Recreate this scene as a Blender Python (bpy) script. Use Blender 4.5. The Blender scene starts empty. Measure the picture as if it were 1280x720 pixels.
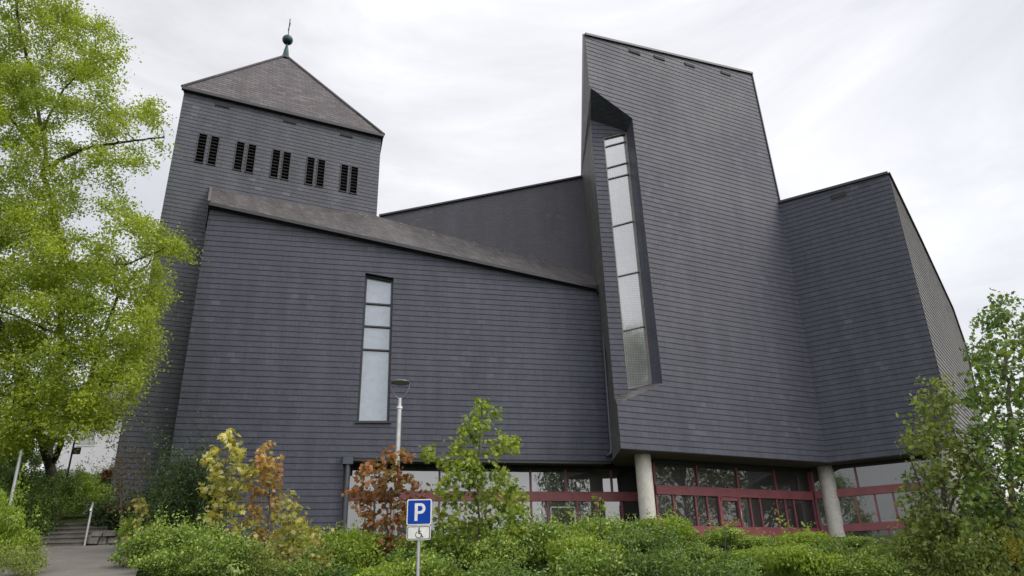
import bpy, math, random
import numpy as np
from mathutils import Vector, Matrix
R = math.radians
S = bpy.context.scene
COL = S.collection
rng = random.Random(7)
nrg = np.random.default_rng(11)

# ------------------------------------------------------------------ camera
F = 900.0
EYE = Vector((0, 0, 1.6))
Zc = Vector((-50, 2160, -F)).normalized()
fw = Vector((0, 0, -1))
Yc = (fw - fw.dot(Zc) * Zc).normalized()
Xc = Yc.cross(Zc)
RM = Matrix((Xc, Yc, Zc))
cd = bpy.data.cameras.new('camera'); cam = bpy.data.objects.new('camera', cd); COL.objects.link(cam)
cam.matrix_world = Matrix.Translation(EYE) @ RM.to_4x4()
cd.sensor_fit = 'HORIZONTAL'; cd.sensor_width = 36; cd.lens = 36 * F / 1280
cd.clip_end = 3000; cd.clip_start = .1
S.camera = cam

def ray(px, py): return (RM @ Vector(((px - 640) / F, (360 - py) / F, -1))).normalized()
def atY(px, py, Y):
    d = ray(px, py); return EYE + d * (Y / d.y)
def atZ(px, py, z):
    d = ray(px, py); return EYE + d * ((z - EYE.z) / d.z)
def onp(px, py, pl):
    d = ray(px, py); return EYE + d * ((pl[0] - EYE).dot(pl[1]) / d.dot(pl[1]))
def vplane(p, yaw):                       # vertical plane, yaw = degrees it recedes to the right; normal faces the camera
    return (Vector(p), Vector((math.sin(R(yaw)), -math.cos(R(yaw)), 0)))
def vplane2(a, b):
    n = Vector((b.y - a.y, -(b.x - a.x), 0)).normalized(); return (Vector(a), n)
def az(deg): return Vector((math.sin(R(deg)), math.cos(R(deg)), 0))
UP = Vector((0, 0, 1))

# ------------------------------------------------------------------ materials
def newmat(name):
    m = bpy.data.materials.new(name); m.use_nodes = True
    nt = m.node_tree; nt.nodes.clear()
    out = nt.nodes.new('ShaderNodeOutputMaterial')
    return m, nt, out
def N(nt, typ, **kw):
    n = nt.nodes.new(typ)
    for k, v in kw.items():
        if k in n.inputs: n.inputs[k].default_value = v
        else: setattr(n, k, v)
    return n
def L(nt, a, b): nt.links.new(a, b)
def rgb(c): return (c[0], c[1], c[2], 1)
def ramp(nt, fac, stops):
    r = nt.nodes.new('ShaderNodeValToRGB')
    el = r.color_ramp.elements
    while len(el) < len(stops): el.new(.5)
    for e, (p, c) in zip(el, stops): e.position = p; e.color = rgb(c)
    L(nt, fac, r.inputs[0]); return r
def mixc(nt, fac, a, b, mode='MIX'):
    m = nt.nodes.new('ShaderNodeMix'); m.data_type = 'RGBA'; m.blend_type = mode
    for sock, v in ((m.inputs[0], fac), (m.inputs[6], a), (m.inputs[7], b)):
        if hasattr(v, 'is_linked'): L(nt, v, sock)
        else: sock.default_value = v if isinstance(v, (int, float)) else rgb(v)
    return m.outputs[2]

def plain(name, col, rough=.5, metal=0.0, var=.15, scale=6, spec=.5, bump=0.0):
    m, nt, out = newmat(name)
    b = N(nt, 'ShaderNodeBsdfPrincipled', Roughness=rough, Metallic=metal)
    b.inputs['Specular IOR Level'].default_value = spec
    tc = N(nt, 'ShaderNodeTexCoord')
    no = N(nt, 'ShaderNodeTexNoise', Scale=scale, Detail=6, Roughness=.65)
    L(nt, tc.outputs['Object'], no.inputs['Vector'])
    r = ramp(nt, no.outputs['Fac'], [(.3, [c * (1 - var) for c in col]), (.7, [min(1, c * (1 + var)) for c in col])])
    L(nt, r.outputs[0], b.inputs['Base Color'])
    if bump:
        bp = N(nt, 'ShaderNodeBump', Strength=bump, Distance=.02)
        n2 = N(nt, 'ShaderNodeTexNoise', Scale=scale * 8, Detail=5)
        L(nt, tc.outputs['Object'], n2.inputs['Vector']); L(nt, n2.outputs['Fac'], bp.inputs['Height'])
        L(nt, bp.outputs[0], b.inputs['Normal'])
    L(nt, b.outputs[0], out.inputs[0]); return m

def slate(name, c1, c2, width, row, mortar, lap_shade, rough=.55, stain=.25, diag=0.0, offset=.5, joint=.72, lap_shade_w=.13, pale=1.22):
    m, nt, out = newmat(name)
    b = N(nt, 'ShaderNodeBsdfPrincipled', Roughness=rough)
    b.inputs['Specular IOR Level'].default_value = .35
    uv = N(nt, 'ShaderNodeUVMap')
    src = uv.outputs[0]
    if diag:
        mp = N(nt, 'ShaderNodeMapping'); mp.inputs['Rotation'].default_value = (0, 0, R(diag))
        L(nt, src, mp.inputs[0]); src = mp.outputs[0]
    # a little wander so courses are not ruler-straight
    nz = N(nt, 'ShaderNodeTexNoise', Scale=.9, Detail=2)
    L(nt, src, nz.inputs['Vector'])
    sub = N(nt, 'ShaderNodeVectorMath', operation='SUBTRACT'); L(nt, nz.outputs['Color'], sub.inputs[0]); sub.inputs[1].default_value = (.5, .5, .5)
    sc = N(nt, 'ShaderNodeVectorMath', operation='SCALE'); L(nt, sub.outputs[0], sc.inputs[0]); sc.inputs['Scale'].default_value = .02
    ad = N(nt, 'ShaderNodeVectorMath', operation='ADD'); L(nt, src, ad.inputs[0]); L(nt, sc.outputs[0], ad.inputs[1])
    br = N(nt, 'ShaderNodeTexBrick', Scale=1.0)
    br.inputs['Brick Width'].default_value = width; br.inputs['Row Height'].default_value = row
    br.inputs['Mortar Size'].default_value = mortar * .6; br.inputs['Mortar Smooth'].default_value = .4
    br.inputs['Bias'].default_value = -.1
    br.inputs['Color1'].default_value = rgb(c1); br.inputs['Color2'].default_value = rgb(c2); br.inputs['Mortar'].default_value = rgb([x * joint for x in c1])
    br.offset = offset
    L(nt, ad.outputs[0], br.inputs['Vector'])
    # painted shade line under each course lap, of uneven width
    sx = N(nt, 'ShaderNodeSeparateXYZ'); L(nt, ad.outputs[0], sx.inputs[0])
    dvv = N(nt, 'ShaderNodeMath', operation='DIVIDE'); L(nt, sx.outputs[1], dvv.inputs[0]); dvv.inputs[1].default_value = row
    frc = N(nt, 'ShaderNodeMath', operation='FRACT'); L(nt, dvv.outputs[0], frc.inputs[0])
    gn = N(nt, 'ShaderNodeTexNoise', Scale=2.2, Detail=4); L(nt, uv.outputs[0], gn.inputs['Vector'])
    gw = N(nt, 'ShaderNodeMapRange'); L(nt, gn.outputs['Fac'], gw.inputs[0]); gw.inputs[1].default_value = .3; gw.inputs[2].default_value = .7; gw.inputs[3].default_value = lap_shade_w * .3; gw.inputs[4].default_value = lap_shade_w * 1.5
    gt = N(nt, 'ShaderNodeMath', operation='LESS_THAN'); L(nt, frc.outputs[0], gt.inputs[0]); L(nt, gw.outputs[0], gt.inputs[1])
    # scattered paler, weathered slates
    br2 = N(nt, 'ShaderNodeTexBrick', Scale=1.0)
    br2.inputs['Brick Width'].default_value = width; br2.inputs['Row Height'].default_value = row
    br2.inputs['Mortar Size'].default_value = 0; br2.inputs['Bias'].default_value = 0
    br2.inputs['Color1'].default_value = (0, 0, 0, 1); br2.inputs['Color2'].default_value = (1, 1, 1, 1); br2.offset = offset
    L(nt, ad.outputs[0], br2.inputs['Vector'])
    big = N(nt, 'ShaderNodeTexNoise', Scale=.35, Detail=5, Roughness=.6); L(nt, uv.outputs[0], big.inputs['Vector'])
    mul = N(nt, 'ShaderNodeMath', operation='MULTIPLY'); L(nt, br2.outputs['Color'], mul.inputs[0]); L(nt, big.outputs['Fac'], mul.inputs[1])
    pal = ramp(nt, mul.outputs[0], [(.5, (0, 0, 0)), (.6, (1, 1, 1))])
    col = mixc(nt, pal.outputs[0], br.outputs['Color'], [c * pale + .003 for c in c2])
    col = mixc(nt, gt.outputs[0], col, lap_shade)
    # weathering: soft stains and vertical run-off streaks
    mp2 = N(nt, 'ShaderNodeMapping'); mp2.inputs['Scale'].default_value = (1.6, .18, 1); L(nt, uv.outputs[0], mp2.inputs[0])
    st = N(nt, 'ShaderNodeTexNoise', Scale=1.1, Detail=7, Roughness=.7); L(nt, mp2.outputs[0], st.inputs['Vector'])
    rs = ramp(nt, st.outputs['Fac'], [(.3, [1 - stain] * 3), (.7, [1 + stain * .6] * 3)])
    col = mixc(nt, 1.0, col, rs.outputs[0], 'MULTIPLY')
    fine = N(nt, 'ShaderNodeTexNoise', Scale=14, Detail=6, Roughness=.7); L(nt, uv.outputs[0], fine.inputs['Vector'])
    rf = ramp(nt, fine.outputs['Fac'], [(.3, [.8] * 3), (.7, [1.2] * 3)])
    col = mixc(nt, 1.0, col, rf.outputs[0], 'MULTIPLY')
    L(nt, col, b.inputs['Base Color'])
    inv = N(nt, 'ShaderNodeMath', operation='SUBTRACT'); inv.inputs[0].default_value = 1; L(nt, br.outputs['Fac'], inv.inputs[1])
    m2 = N(nt, 'ShaderNodeMath', operation='ADD'); L(nt, inv.outputs[0], m2.inputs[0])
    m3 = N(nt, 'ShaderNodeMath', operation='MULTIPLY'); L(nt, br2.outputs['Color'], m3.inputs[0]); m3.inputs[1].default_value = .35; L(nt, m3.outputs[0], m2.inputs[1])
    bp = N(nt, 'ShaderNodeBump', Strength=.5, Distance=.008); L(nt, m2.outputs[0], bp.inputs['Height']); L(nt, bp.outputs[0], b.inputs['Normal'])
    rr = N(nt, 'ShaderNodeMapRange'); L(nt, big.outputs['Fac'], rr.inputs[0]); rr.inputs[3].default_value = rough - .12; rr.inputs[4].default_value = rough + .15
    L(nt, rr.outputs[0], b.inputs['Roughness'])
    L(nt, b.outputs[0], out.inputs[0]); return m

def glass(name, refl, tint, body, rough=.04, wav=.15, frost=0.0, grid=False):
    m, nt, out = newmat(name)
    g = N(nt, 'ShaderNodeBsdfGlossy', Roughness=rough, Color=rgb(tint))
    d = N(nt, 'ShaderNodeBsdfPrincipled', Roughness=.5); d.inputs['Base Color'].default_value = rgb(body)
    tc = N(nt, 'ShaderNodeTexCoord')
    no = N(nt, 'ShaderNodeTexNoise', Scale=1.3, Detail=2); L(nt, tc.outputs['Object'], no.inputs['Vector'])
    bp = N(nt, 'ShaderNodeBump', Strength=wav, Distance=.02); L(nt, no.outputs['Fac'], bp.inputs['Height']); L(nt, bp.outputs[0], g.inputs['Normal'])
    if frost:
        n2 = N(nt, 'ShaderNodeTexNoise', Scale=3.5, Detail=6, Roughness=.7); L(nt, tc.outputs['Object'], n2.inputs['Vector'])
        r = ramp(nt, n2.outputs['Fac'], [(.3, [c * .78 for c in body]), (.7, [c * 1.22 for c in body])])
        src = r.outputs[0]
        if grid:
            uv = N(nt, 'ShaderNodeUVMap')
            br = N(nt, 'ShaderNodeTexBrick', Scale=1.0); br.offset = 0
            br.inputs['Brick Width'].default_value = .09; br.inputs['Row Height'].default_value = .09
            br.inputs['Mortar Size'].default_value = .009
            br.inputs['Color1'].default_value = (1, 1, 1, 1); br.inputs['Color2'].default_value = (.85, .85, .85, 1); br.inputs['Mortar'].default_value = (.45, .45, .45, 1)
            L(nt, uv.outputs[0], br.inputs['Vector'])
            src = mixc(nt, 1.0, src, br.outputs['Color'], 'MULTIPLY')
        L(nt, src, d.inputs['Base Color'])
    fr = N(nt, 'ShaderNodeFresnel', IOR=1.5)
    ma = N(nt, 'ShaderNodeMath', operation='ADD', use_clamp=True); L(nt, fr.outputs[0], ma.inputs[0]); ma.inputs[1].default_value = refl
    mx = N(nt, 'ShaderNodeMixShader'); L(nt, ma.outputs[0], mx.inputs[0]); L(nt, d.outputs[0], mx.inputs[1]); L(nt, g.outputs[0], mx.inputs[2])
    L(nt, mx.outputs[0], out.inputs[0]); return m

def leafmat(name, cols, trans=.35, rough=.45):
    m, nt, out = newmat(name)
    ge = N(nt, 'ShaderNodeNewGeometry')
    n = len(cols)
    r = ramp(nt, ge.outputs['Random Per Island'], [(i / max(1, n - 1), c) for i, c in enumerate(cols)])
    tc = N(nt, 'ShaderNodeTexCoord'); no = N(nt, 'ShaderNodeTexNoise', Scale=.9, Detail=3); L(nt, tc.outputs['Object'], no.inputs['Vector'])
    rr = ramp(nt, no.outputs['Fac'], [(.32, (.72, .76, .8)), (.68, (1.22, 1.18, 1.0))])
    col = mixc(nt, 1.0, r.outputs[0], rr.outputs[0], 'MULTIPLY')
    b = N(nt, 'ShaderNodeBsdfPrincipled', Roughness=rough); b.inputs['Specular IOR Level'].default_value = .35
    L(nt, col, b.inputs['Base Color'])
    t = N(nt, 'ShaderNodeBsdfTranslucent'); tcx = mixc(nt, 1.0, col, (1.5, 1.6, .7), 'MULTIPLY'); L(nt, tcx, t.inputs[0])
    mx = N(nt, 'ShaderNodeMixShader'); mx.inputs[0].default_value = trans
    L(nt, b.outputs[0], mx.inputs[1]); L(nt, t.outputs[0], mx.inputs[2]); L(nt, mx.outputs[0], out.inputs[0]); return m

M = {}
CRS = .2; CRT = .165
M['slate'] = slate('wall slate', (.053, .057, .081), (.063, .067, .092), .28, CRS, .008, (.035, .037, .05), stain=.26, lap_shade_w=.1, pale=1.22)
M['slate_tower'] = slate('tower slate', (.06, .065, .084), (.074, .079, .1), .26, CRT, .008, (.038, .04, .05), stain=.26, lap_shade_w=.1, pale=1.35)
M['slate_plain'] = slate('clerestory slate', (.052, .052, .068), (.061, .06, .077), .2, .11, .005, (.05, .047, .054), stain=.18, joint=.85, lap_shade_w=.1)
M['slate_roof'] = slate('roof slate', (.074, .069, .073), (.118, .108, .108), .3, .19, .016, (.04, .036, .037), stain=.35, diag=32, rough=.65, lap_shade_w=.24, joint=.5)
M['slate_tower_roof'] = slate('tower roof slate', (.072, .064, .07), (.12, .105, .106), .36, .24, .02, (.035, .031, .034), stain=.25, rough=.65, lap_shade_w=.26, joint=.45)
M['slate_side'] = slate('side slate', (.135, .132, .128), (.165, .16, .155), .3, CRS, .01, (.06, .058, .057), stain=.2, lap_shade_w=.16)
M['slate_flank_lit'] = slate('sky-lit flank slate', (.105, .098, .1), (.125, .118, .118), .3, CRS, .008, (.05, .048, .05), stain=.2)  # weathered brown slate, made paler to carry sky light on the left flank
M['trim'] = plain('dark zinc trim', (.035, .035, .04), .45, .3)
M['zinc'] = plain('weathered zinc', (.17, .16, .155), .5, .4, .25)
M['pipe'] = plain('blue grey pipe', (.055, .065, .08), .4, .3)
M['soffit'] = plain('soffit board', (.13, .115, .112), .7, 0, .2, 2)
M['concrete'] = plain('column concrete', (.52, .5, .46), .8, 0, .18, 5, bump=.3)
M['plinth'] = plain('plinth concrete', (.12, .1, .1), .85, 0, .35, 3, bump=.4)
M['red'] = plain('red painted steel', (.22, .06, .072), .45, 0, .2, 3)
M['black'] = plain('black steel', (.015, .015, .017), .5)
M['louvre'] = plain('louvre slat', (.03, .03, .035), .55, 0, .3)
M['copper'] = plain('verdigris copper', (.016, .045, .045), .4, .5, .35, 5)
M['glass_nave'] = glass('leaded nave glass', .1, (.85, .92, 1), (.17, .2, .23), .15, .4, .5)
M['glass_tall'] = glass('tall window glass', .15, (.95, .97, 1), (.17, .175, .185), .05, .12, .5, True)
M['glass_door'] = glass('entrance glass', .13, (.9, .93, .97), (.012, .012, .014), .015, .12)
M['glass_dark'] = glass('deep entrance glass', .05, (.9, .93, .97), (.008, .008, .009), .015, .12)
M['galv'] = plain('galvanised steel', (.42, .43, .44), .4, .6, .15)
M['lampgrey'] = plain('lamp housing', (.13, .14, .16), .35, .4)
M['lens'] = plain('lamp lens', (.3, .3, .32), .15)
M['blue'] = plain('sign blue', (.003, .045, .33), .55, 0, .12, spec=.15)
M['white'] = plain('sign white', (.68, .68, .67), .4, 0, .12)
M['signblack'] = plain('sign black', (.012, .012, .012), .5)
M['bark'] = plain('bark', (.05, .042, .036), .9, 0, .4, 9, bump=.6)
M['twig'] = plain('twig bark', (.085, .065, .05), .85, 0, .3, 9)
M['stone'] = plain('rubble stone', (.12, .11, .1), .9, 0, .6, 4, bump=.6)
M['step'] = plain('step concrete', (.13, .12, .105), .9, 0, .3, 3, bump=.5)
M['render'] = plain('white render', (.6, .6, .63), .85, 0, .06)
M['tile'] = plain('roof tile', (.1, .09, .09), .8, 0, .3)
M['winglass'] = glass('house glass', .2, (.9, .95, 1), (.03, .03, .035))
M['spring'] = leafmat('spring leaf', [(.16, .21, .026), (.27, .33, .045), (.4, .46, .09), (.19, .25, .03)], .45)
M['maple_green'] = leafmat('maple leaf', [(.1, .17, .03), (.22, .29, .05), (.42, .46, .13), (.15, .22, .035)], .4)
M['maple_red'] = leafmat('red maple leaf', [(.14, .06, .036), (.32, .12, .055), (.5, .26, .11), (.24, .1, .07), (.22, .24, .06)], .35)
M['maple_yellow'] = leafmat('yellow maple leaf', [(.36, .3, .04), (.54, .48, .12), (.66, .62, .34), (.28, .24, .06), (.24, .3, .06)], .4)
M['maple_orange'] = leafmat('orange maple leaf', [(.3, .25, .06), (.5, .27, .12), (.54, .46, .2), (.46, .2, .12), (.26, .24, .07)], .4)
M['maple_lime'] = leafmat('lime maple leaf', [(.24, .26, .05), (.4, .4, .11), (.5, .42, .2), (.26, .2, .08)], .4)
M['hedge'] = leafmat('shrub leaf', [(.06, .12, .022), (.19, .3, .05), (.35, .43, .11), (.09, .15, .03)], .25)
M['hedge_lime'] = leafmat('bright shrub leaf', [(.14, .22, .026), (.23, .35, .04), (.34, .41, .085), (.19, .23, .045)], .4)
M['hedge_dark'] = leafmat('dark shrub leaf', [(.022, .044, .016), (.045, .078, .024), (.075, .115, .034)], .2)
M['olive'] = leafmat('olive leaf', [(.07, .115, .03), (.2, .25, .06), (.34, .37, .12), (.13, .18, .045)], .35)
M['deep'] = leafmat('deep green leaf', [(.04, .08, .024), (.13, .21, .048), (.25, .33, .09)], .3)
M['brownleaf'] = leafmat('brown leaf', [(.07, .055, .03), (.13, .095, .05), (.1, .1, .035)], .3)
M['blossom'] = leafmat('red blossom', [(.3, .06, .05), (.42, .16, .1), (.24, .09, .05)], .3)
M['forsythia'] = leafmat('yellow shrub leaf', [(.45, .33, .03), (.32, .27, .04), (.14, .17, .03)], .35)

# ------------------------------------------------------------------ object helpers
def tag(o, label=None, cat=None, group=None, kind=None):
    if label: o['label'] = label
    if cat: o['category'] = cat
    if group: o['group'] = group
    if kind: o['kind'] = kind
    return o
def empty(name, loc, label, cat, group=None):
    o = bpy.data.objects.new(name, None); COL.objects.link(o); o.location = loc; o.empty_display_size = .3
    return tag(o, label, cat, group)
def wloc(o):
    v = Vector((0, 0, 0))
    while o: v += Vector(o.location); o = o.parent
    return v

class MB:
    def __init__(s): s.v = []; s.f = []; s.uv = []; s.mi = []; s.sm = []; s.m = 0; s.smooth = False
    def face(s, pts, uv=None):
        pts = [Vector(p) for p in pts]
        if uv is None:
            n = Vector((0, 0, 0))
            for i in range(len(pts)): n += pts[i].cross(pts[(i + 1) % len(pts)])
            n = n.normalized() if n.length > 1e-9 else UP
            u = UP.cross(n); u = u.normalized() if u.length > 1e-4 else Vector((1, 0, 0))
            w = n.cross(u)
            uv = [(p.dot(u), p.dot(w)) for p in pts]
        i0 = len(s.v); s.v += [tuple(p) for p in pts]; s.f.append(tuple(range(i0, i0 + len(pts)))); s.uv.append(uv); s.mi.append(s.m); s.sm.append(s.smooth)
    def prism(s, ring, off):
        a = [Vector(p) for p in ring]; b = [p + Vector(off) for p in a]
        n = Vector((0, 0, 0))
        for i in range(len(a)): n += a[i].cross(a[(i + 1) % len(a)])
        if n.dot(Vector(off)) > 0: a.reverse(); b.reverse()
        s.face(a); s.face(list(reversed(b)))
        for i in range(len(a)):
            j = (i + 1) % len(a); s.face([a[j], a[i], b[i], b[j]])
    def box(s, c, ax, ay, az_, hx, hy, hz, bev=0):
        c = Vector(c); ax, ay, az_ = Vector(ax).normalized(), Vector(ay).normalized(), Vector(az_).normalized()
        ring = [c - ay * hy + ax * (sx * hx) + az_ * (sz * hz) for sx, sz in ((-1, -1), (1, -1), (1, 1), (-1, 1))]
        s.prism(ring, ay * 2 * hy)
    def bar(s, a, b, side, w, d):      # box beam from a to b; side = width direction
        a, b = Vector(a), Vector(b); t = (b - a).normalized(); side = Vector(side); side = (side - t * side.dot(t)).normalized(); n = t.cross(side)
        s.prism([a + side * (i * w / 2) + n * (j * d / 2) for i, j in ((-1, -1), (1, -1), (1, 1), (-1, 1))], b - a)
    def tube(s, pts, rad, sides=8, cap=True):
        pts = [Vector(p) for p in pts]
        if not hasattr(rad, '__len__'): rad = [rad] * len(pts)
        rings = []; prev = None
        for i, p in enumerate(pts):
            t = (pts[min(i + 1, len(pts) - 1)] - pts[max(i - 1, 0)])
            t = t.normalized() if t.length > 1e-9 else UP
            if prev is None: a = t.orthogonal().normalized()
            else:
                a = prev - t * prev.dot(t); a = a.normalized() if a.length > 1e-6 else t.orthogonal().normalized()
            prev = a; b = t.cross(a)
            rings.append([p + (a * math.cos(2 * math.pi * k / sides) + b * math.sin(2 * math.pi * k / sides)) * rad[i] for k in range(sides)])
        i0 = len(s.v)
        for r in rings: s.v += [tuple(p) for p in r]
        for i in range(len(rings) - 1):
            for k in range(sides):
                q = (i0 + i * sides + k, i0 + i * sides + (k + 1) % sides, i0 + (i + 1) * sides + (k + 1) % sides, i0 + (i + 1) * sides + k)
                s.f.append(q); s.uv.append([(k * .1, i * .2), (k * .1 + .1, i * .2), (k * .1 + .1, i * .2 + .2), (k * .1, i * .2 + .2)]); s.mi.append(s.m); s.sm.append(True)
        if cap:
            s.face(list(reversed(rings[0]))); s.face(rings[-1])
    def lathe(s, c, prof, sides=24):   # prof = [(r, z)]
        c = Vector(c)
        s.tube([c + UP * z for r, z in prof], [max(r, 1e-4) for r, z in prof], sides)
    # slate courses as real overlapping strips
    def clad(s, poly, n, holes=(), lap=.012, crs=CRS):
        n = Vector(n).normalized(); u = UP.cross(n).normalized(); w = n.cross(u)
        o = Vector(poly[0])
        k0 = (o.dot(n))
        to = lambda p: (Vector(p).dot(u), Vector(p).dot(w))
        P = [[to(p) for p in poly]]
        def clip(pg, a, b, c):        # keep a*x+b*y<=c
            out = []
            for i in range(len(pg)):
                p, q = pg[i], pg[(i + 1) % len(pg)]
                dp, dq = a * p[0] + b * p[1] - c, a * q[0] + b * q[1] - c
                if dp <= 1e-9: out.append(p)
                if (dp < -1e-9 and dq > 1e-9) or (dp > 1e-9 and dq < -1e-9):
                    t = dp / (dp - dq); out.append((p[0] + (q[0] - p[0]) * t, p[1] + (q[1] - p[1]) * t))
            return out if len(out) > 2 else []
        def area(pg): return sum(pg[i][0] * pg[(i + 1) % len(pg)][1] - pg[(i + 1) % len(pg)][0] * pg[i][1] for i in range(len(pg))) / 2
        for h in holes:
            hh = [to(p) for p in h]
            if area(hh) < 0: hh.reverse()
            new = []
            for pg in P:
                rest = pg
                for i in range(len(hh)):
                    p, q = hh[i], hh[(i + 1) % len(hh)]
                    a, b = (q[1] - p[1]), -(q[0] - p[0]); c = a * p[0] + b * p[1]   # outside: a*x+b*y>c
                    if not rest: break
                    piece = clip(rest, -a, -b, -c)
                    if piece and abs(area(piece)) > 1e-5: new.append(piece)
                    rest = clip(rest, a, b, c)
            P = new
        for pg in P:
            v0, v1 = min(p[1] for p in pg), max(p[1] for p in pg)
            for k in range(math.floor(v0 / crs), math.ceil(v1 / crs)):
                b0, b1 = k * crs, (k + 1) * crs
                st = clip(clip(pg, 0, 1, b1), 0, -1, -b0)
                if not st or abs(area(st)) < 1e-6: continue
                if area(st) < 0: st.reverse()
                f3 = lambda p: u * p[0] + w * p[1] + n * (k0 + lap * (1 - (p[1] - b0) / crs))
                s.face([f3(p) for p in st], st)
                for i in range(len(st)):
                    p, q = st[i], st[(i + 1) % len(st)]
                    if abs(p[1] - b0) < 1e-6 and abs(q[1] - b0) < 1e-6 and abs(p[0] - q[0]) > 1e-4:
                        A, B = f3(p), f3(q); s.face([B, A, A - n * lap, B - n * lap], [q, p, p, q])
    def build(s, name, mats, parent=None, loc=None, label=None):
        if not isinstance(mats, (list, tuple)): mats = [mats]
        base = wloc(parent) if parent else Vector(loc) if loc is not None else Vector((0, 0, 0))
        org = base
        me = bpy.data.meshes.new(name)
        me.from_pydata([(p[0] - org.x, p[1] - org.y, p[2] - org.z) for p in s.v], [], s.f)
        for m in mats: me.materials.append(m)
        ul = me.uv_layers.new(name='UVMap')
        ul.data.foreach_set('uv', [c for f in s.uv for p in f for c in p])
        me.polygons.foreach_set('material_index', s.mi); me.polygons.foreach_set('use_smooth', s.sm)
        me.update()
        o = bpy.data.objects.new(name, me); COL.objects.link(o)
        if parent: o.parent = parent
        elif loc is not None: o.location = loc
        if label: o['label'] = label
        return o

def sstep(a, b, t):
    t = min(1, max(0, (t - a) / (b - a))); return t * t * (3 - 2 * t)

# ------------------------------------------------------------------ key planes of the church
A_BL = atY(776, 561, 23.0); ZS = A_BL.z                       # soffit level
A_BR = atZ(1035, 578.5, ZS)
plA = vplane2(A_BL, A_BR)
ZF = ZS - 2.72                                                # floor level
N_BR = atZ(764.5, 577, ZS)
plN = vplane(N_BR, 12.5)
P1 = onp(263, 255, plN); P2 = onp(751.5, 361, plN)
plT = vplane(P1 + Vector((0, 1.0, 0)), 26)
plB = vplane(A_BR, -36)
B_BR = onp(1198, 558, plB); B_BR.z = ZS
print('ZS', ZS, 'ZF', ZF, 'A_BL', A_BL, 'A_BR', A_BR, 'N_BR', N_BR, 'P1', P1, 'B_BR', B_BR, 'yawA', math.degrees(math.atan2(A_BR.y - A_BL.y, A_BR.x - A_BL.x)), 'yawB', math.degrees(math.atan2(B_BR.y - A_BR.y, B_BR.x - A_BR.x)))

def H(x, y):
    sh = 3.9 * sstep(14, 19, y); wl = 1 - sstep(-6.2 - sh, -3.8 - sh, x)
    if y < 9: hc = .035 * max(y, -8) + .004 * min(0, y + 8)
    else: hc = .315 + (ZF - .25 - .315) * sstep(8, 19.5, y) * 1.0
    if y < 0: hl = .035 * max(y, -8) + .004 * min(0, y + 8)
    elif y < 18: hl = .15 * y
    elif y < 19.6: hl = 2.7 + .6 * sstep(18.2, 19.6, y)
    elif y < 48: hl = 3.3 + .2 * (y - 19.6)
    else: hl = 3.3 + .2 * 28.4
    wb = sstep(26, 40, y) * (1 - sstep(-4, 12, x))
    wl = max(wl, wb)
    return hc * (1 - wl) + hl * wl

# ------------------------------------------------------------------ church
church = empty('church', (A_BL.x, A_BL.y + 1, ZF), 'dark slate clad modern church with a pyramid roofed bell tower and angular blocks', 'church')

# --- nave wall with its slit window
nave_win = [onp(*p, plN) for p in ((457, 341), (492, 347.5), (486.5, 527), (446, 527))]
N_LT = P1; N_LB = Vector((N_LT.x, N_LT.y, ZF - .6)); N_RT = P2
N_BL = onp(430, 583, plN); N_BL = Vector((N_BL.x, N_BL.y, ZS))
nN = plN[1]
m = MB()
zcut = lambda p, z: Vector((p.x, p.y, z))
m.clad([zcut(N_LT, ZS), N_LT, N_RT, N_BR], nN, [nave_win])
m.clad([N_LB, zcut(N_LT, ZS), N_BL, zcut(N_BL, ZF - .6)], nN)
bk = -nN * 3.2
inn = -nN * .35                       # core behind the cladding, behind the window reveal
c0, c1, c2, c3 = zcut(N_LT, ZS), N_LT, N_RT, N_BR
m.face([c1, N_LB, N_LB + bk, c1 + bk])
m.face([c2, c3, c3 + bk, c2 + bk])
m.face([N_BL, zcut(N_BL, ZF - .6), zcut(N_BL, ZF - .6) + bk, N_BL + bk])
m.face([N_BL + bk, c3 + bk, c3 + bk + UP * .01, N_BL + bk + UP * .01])
nave = m.build('nave_wall', M['slate'], church)
m = MB(); m.face([N_BL, N_BR, N_BR + bk, N_BL + bk])
m.build('soffit', M['soffit'], church)
m = MB(); m.bar(N_BL - nN * .06 + UP * -.03, N_BR - nN * .06 + UP * -.03, UP, .1, .1); m.build('drip_edge', M['trim'], church)

def slit_window(quad, nrm, depth, parent, gmat, bars, fw_, name='window', fm='trim'):
    q = [Vector(p) for p in quad]; n = nrm
    # reveals
    m = MB()
    cen = sum(q, Vector()) / 4
    for i in range(4):
        a, b = q[i], q[(i + 1) % 4]
        m.face([a + n * .012, b + n * .012, b - n * depth, a - n * depth])
    g = [p - n * depth for p in q]
    for i in range(4):
        a, b = g[i], g[(i + 1) % 4]
        mid = ((cen - n * depth) - (a + b) / 2); t = (b - a).normalized(); mid = (mid - t * mid.dot(t)).normalized()
        m.bar(a + mid * fw_ / 2 + n * .05, b + mid * fw_ / 2 + n * .05, mid, fw_, .1)
    for (a, b) in bars: m.bar(a + n * .03, b + n * .03, UP, fw_ * .75, .08)
    o = m.build(name, M[fm], parent)
    m = MB(); m.face(g); m.build('pane', gmat, o)
    return o
dN = .28
gl = (plN[0] - nN * dN, nN)
def bar_on(l, r, pl): return (onp(*l, pl), onp(*r, pl))
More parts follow.
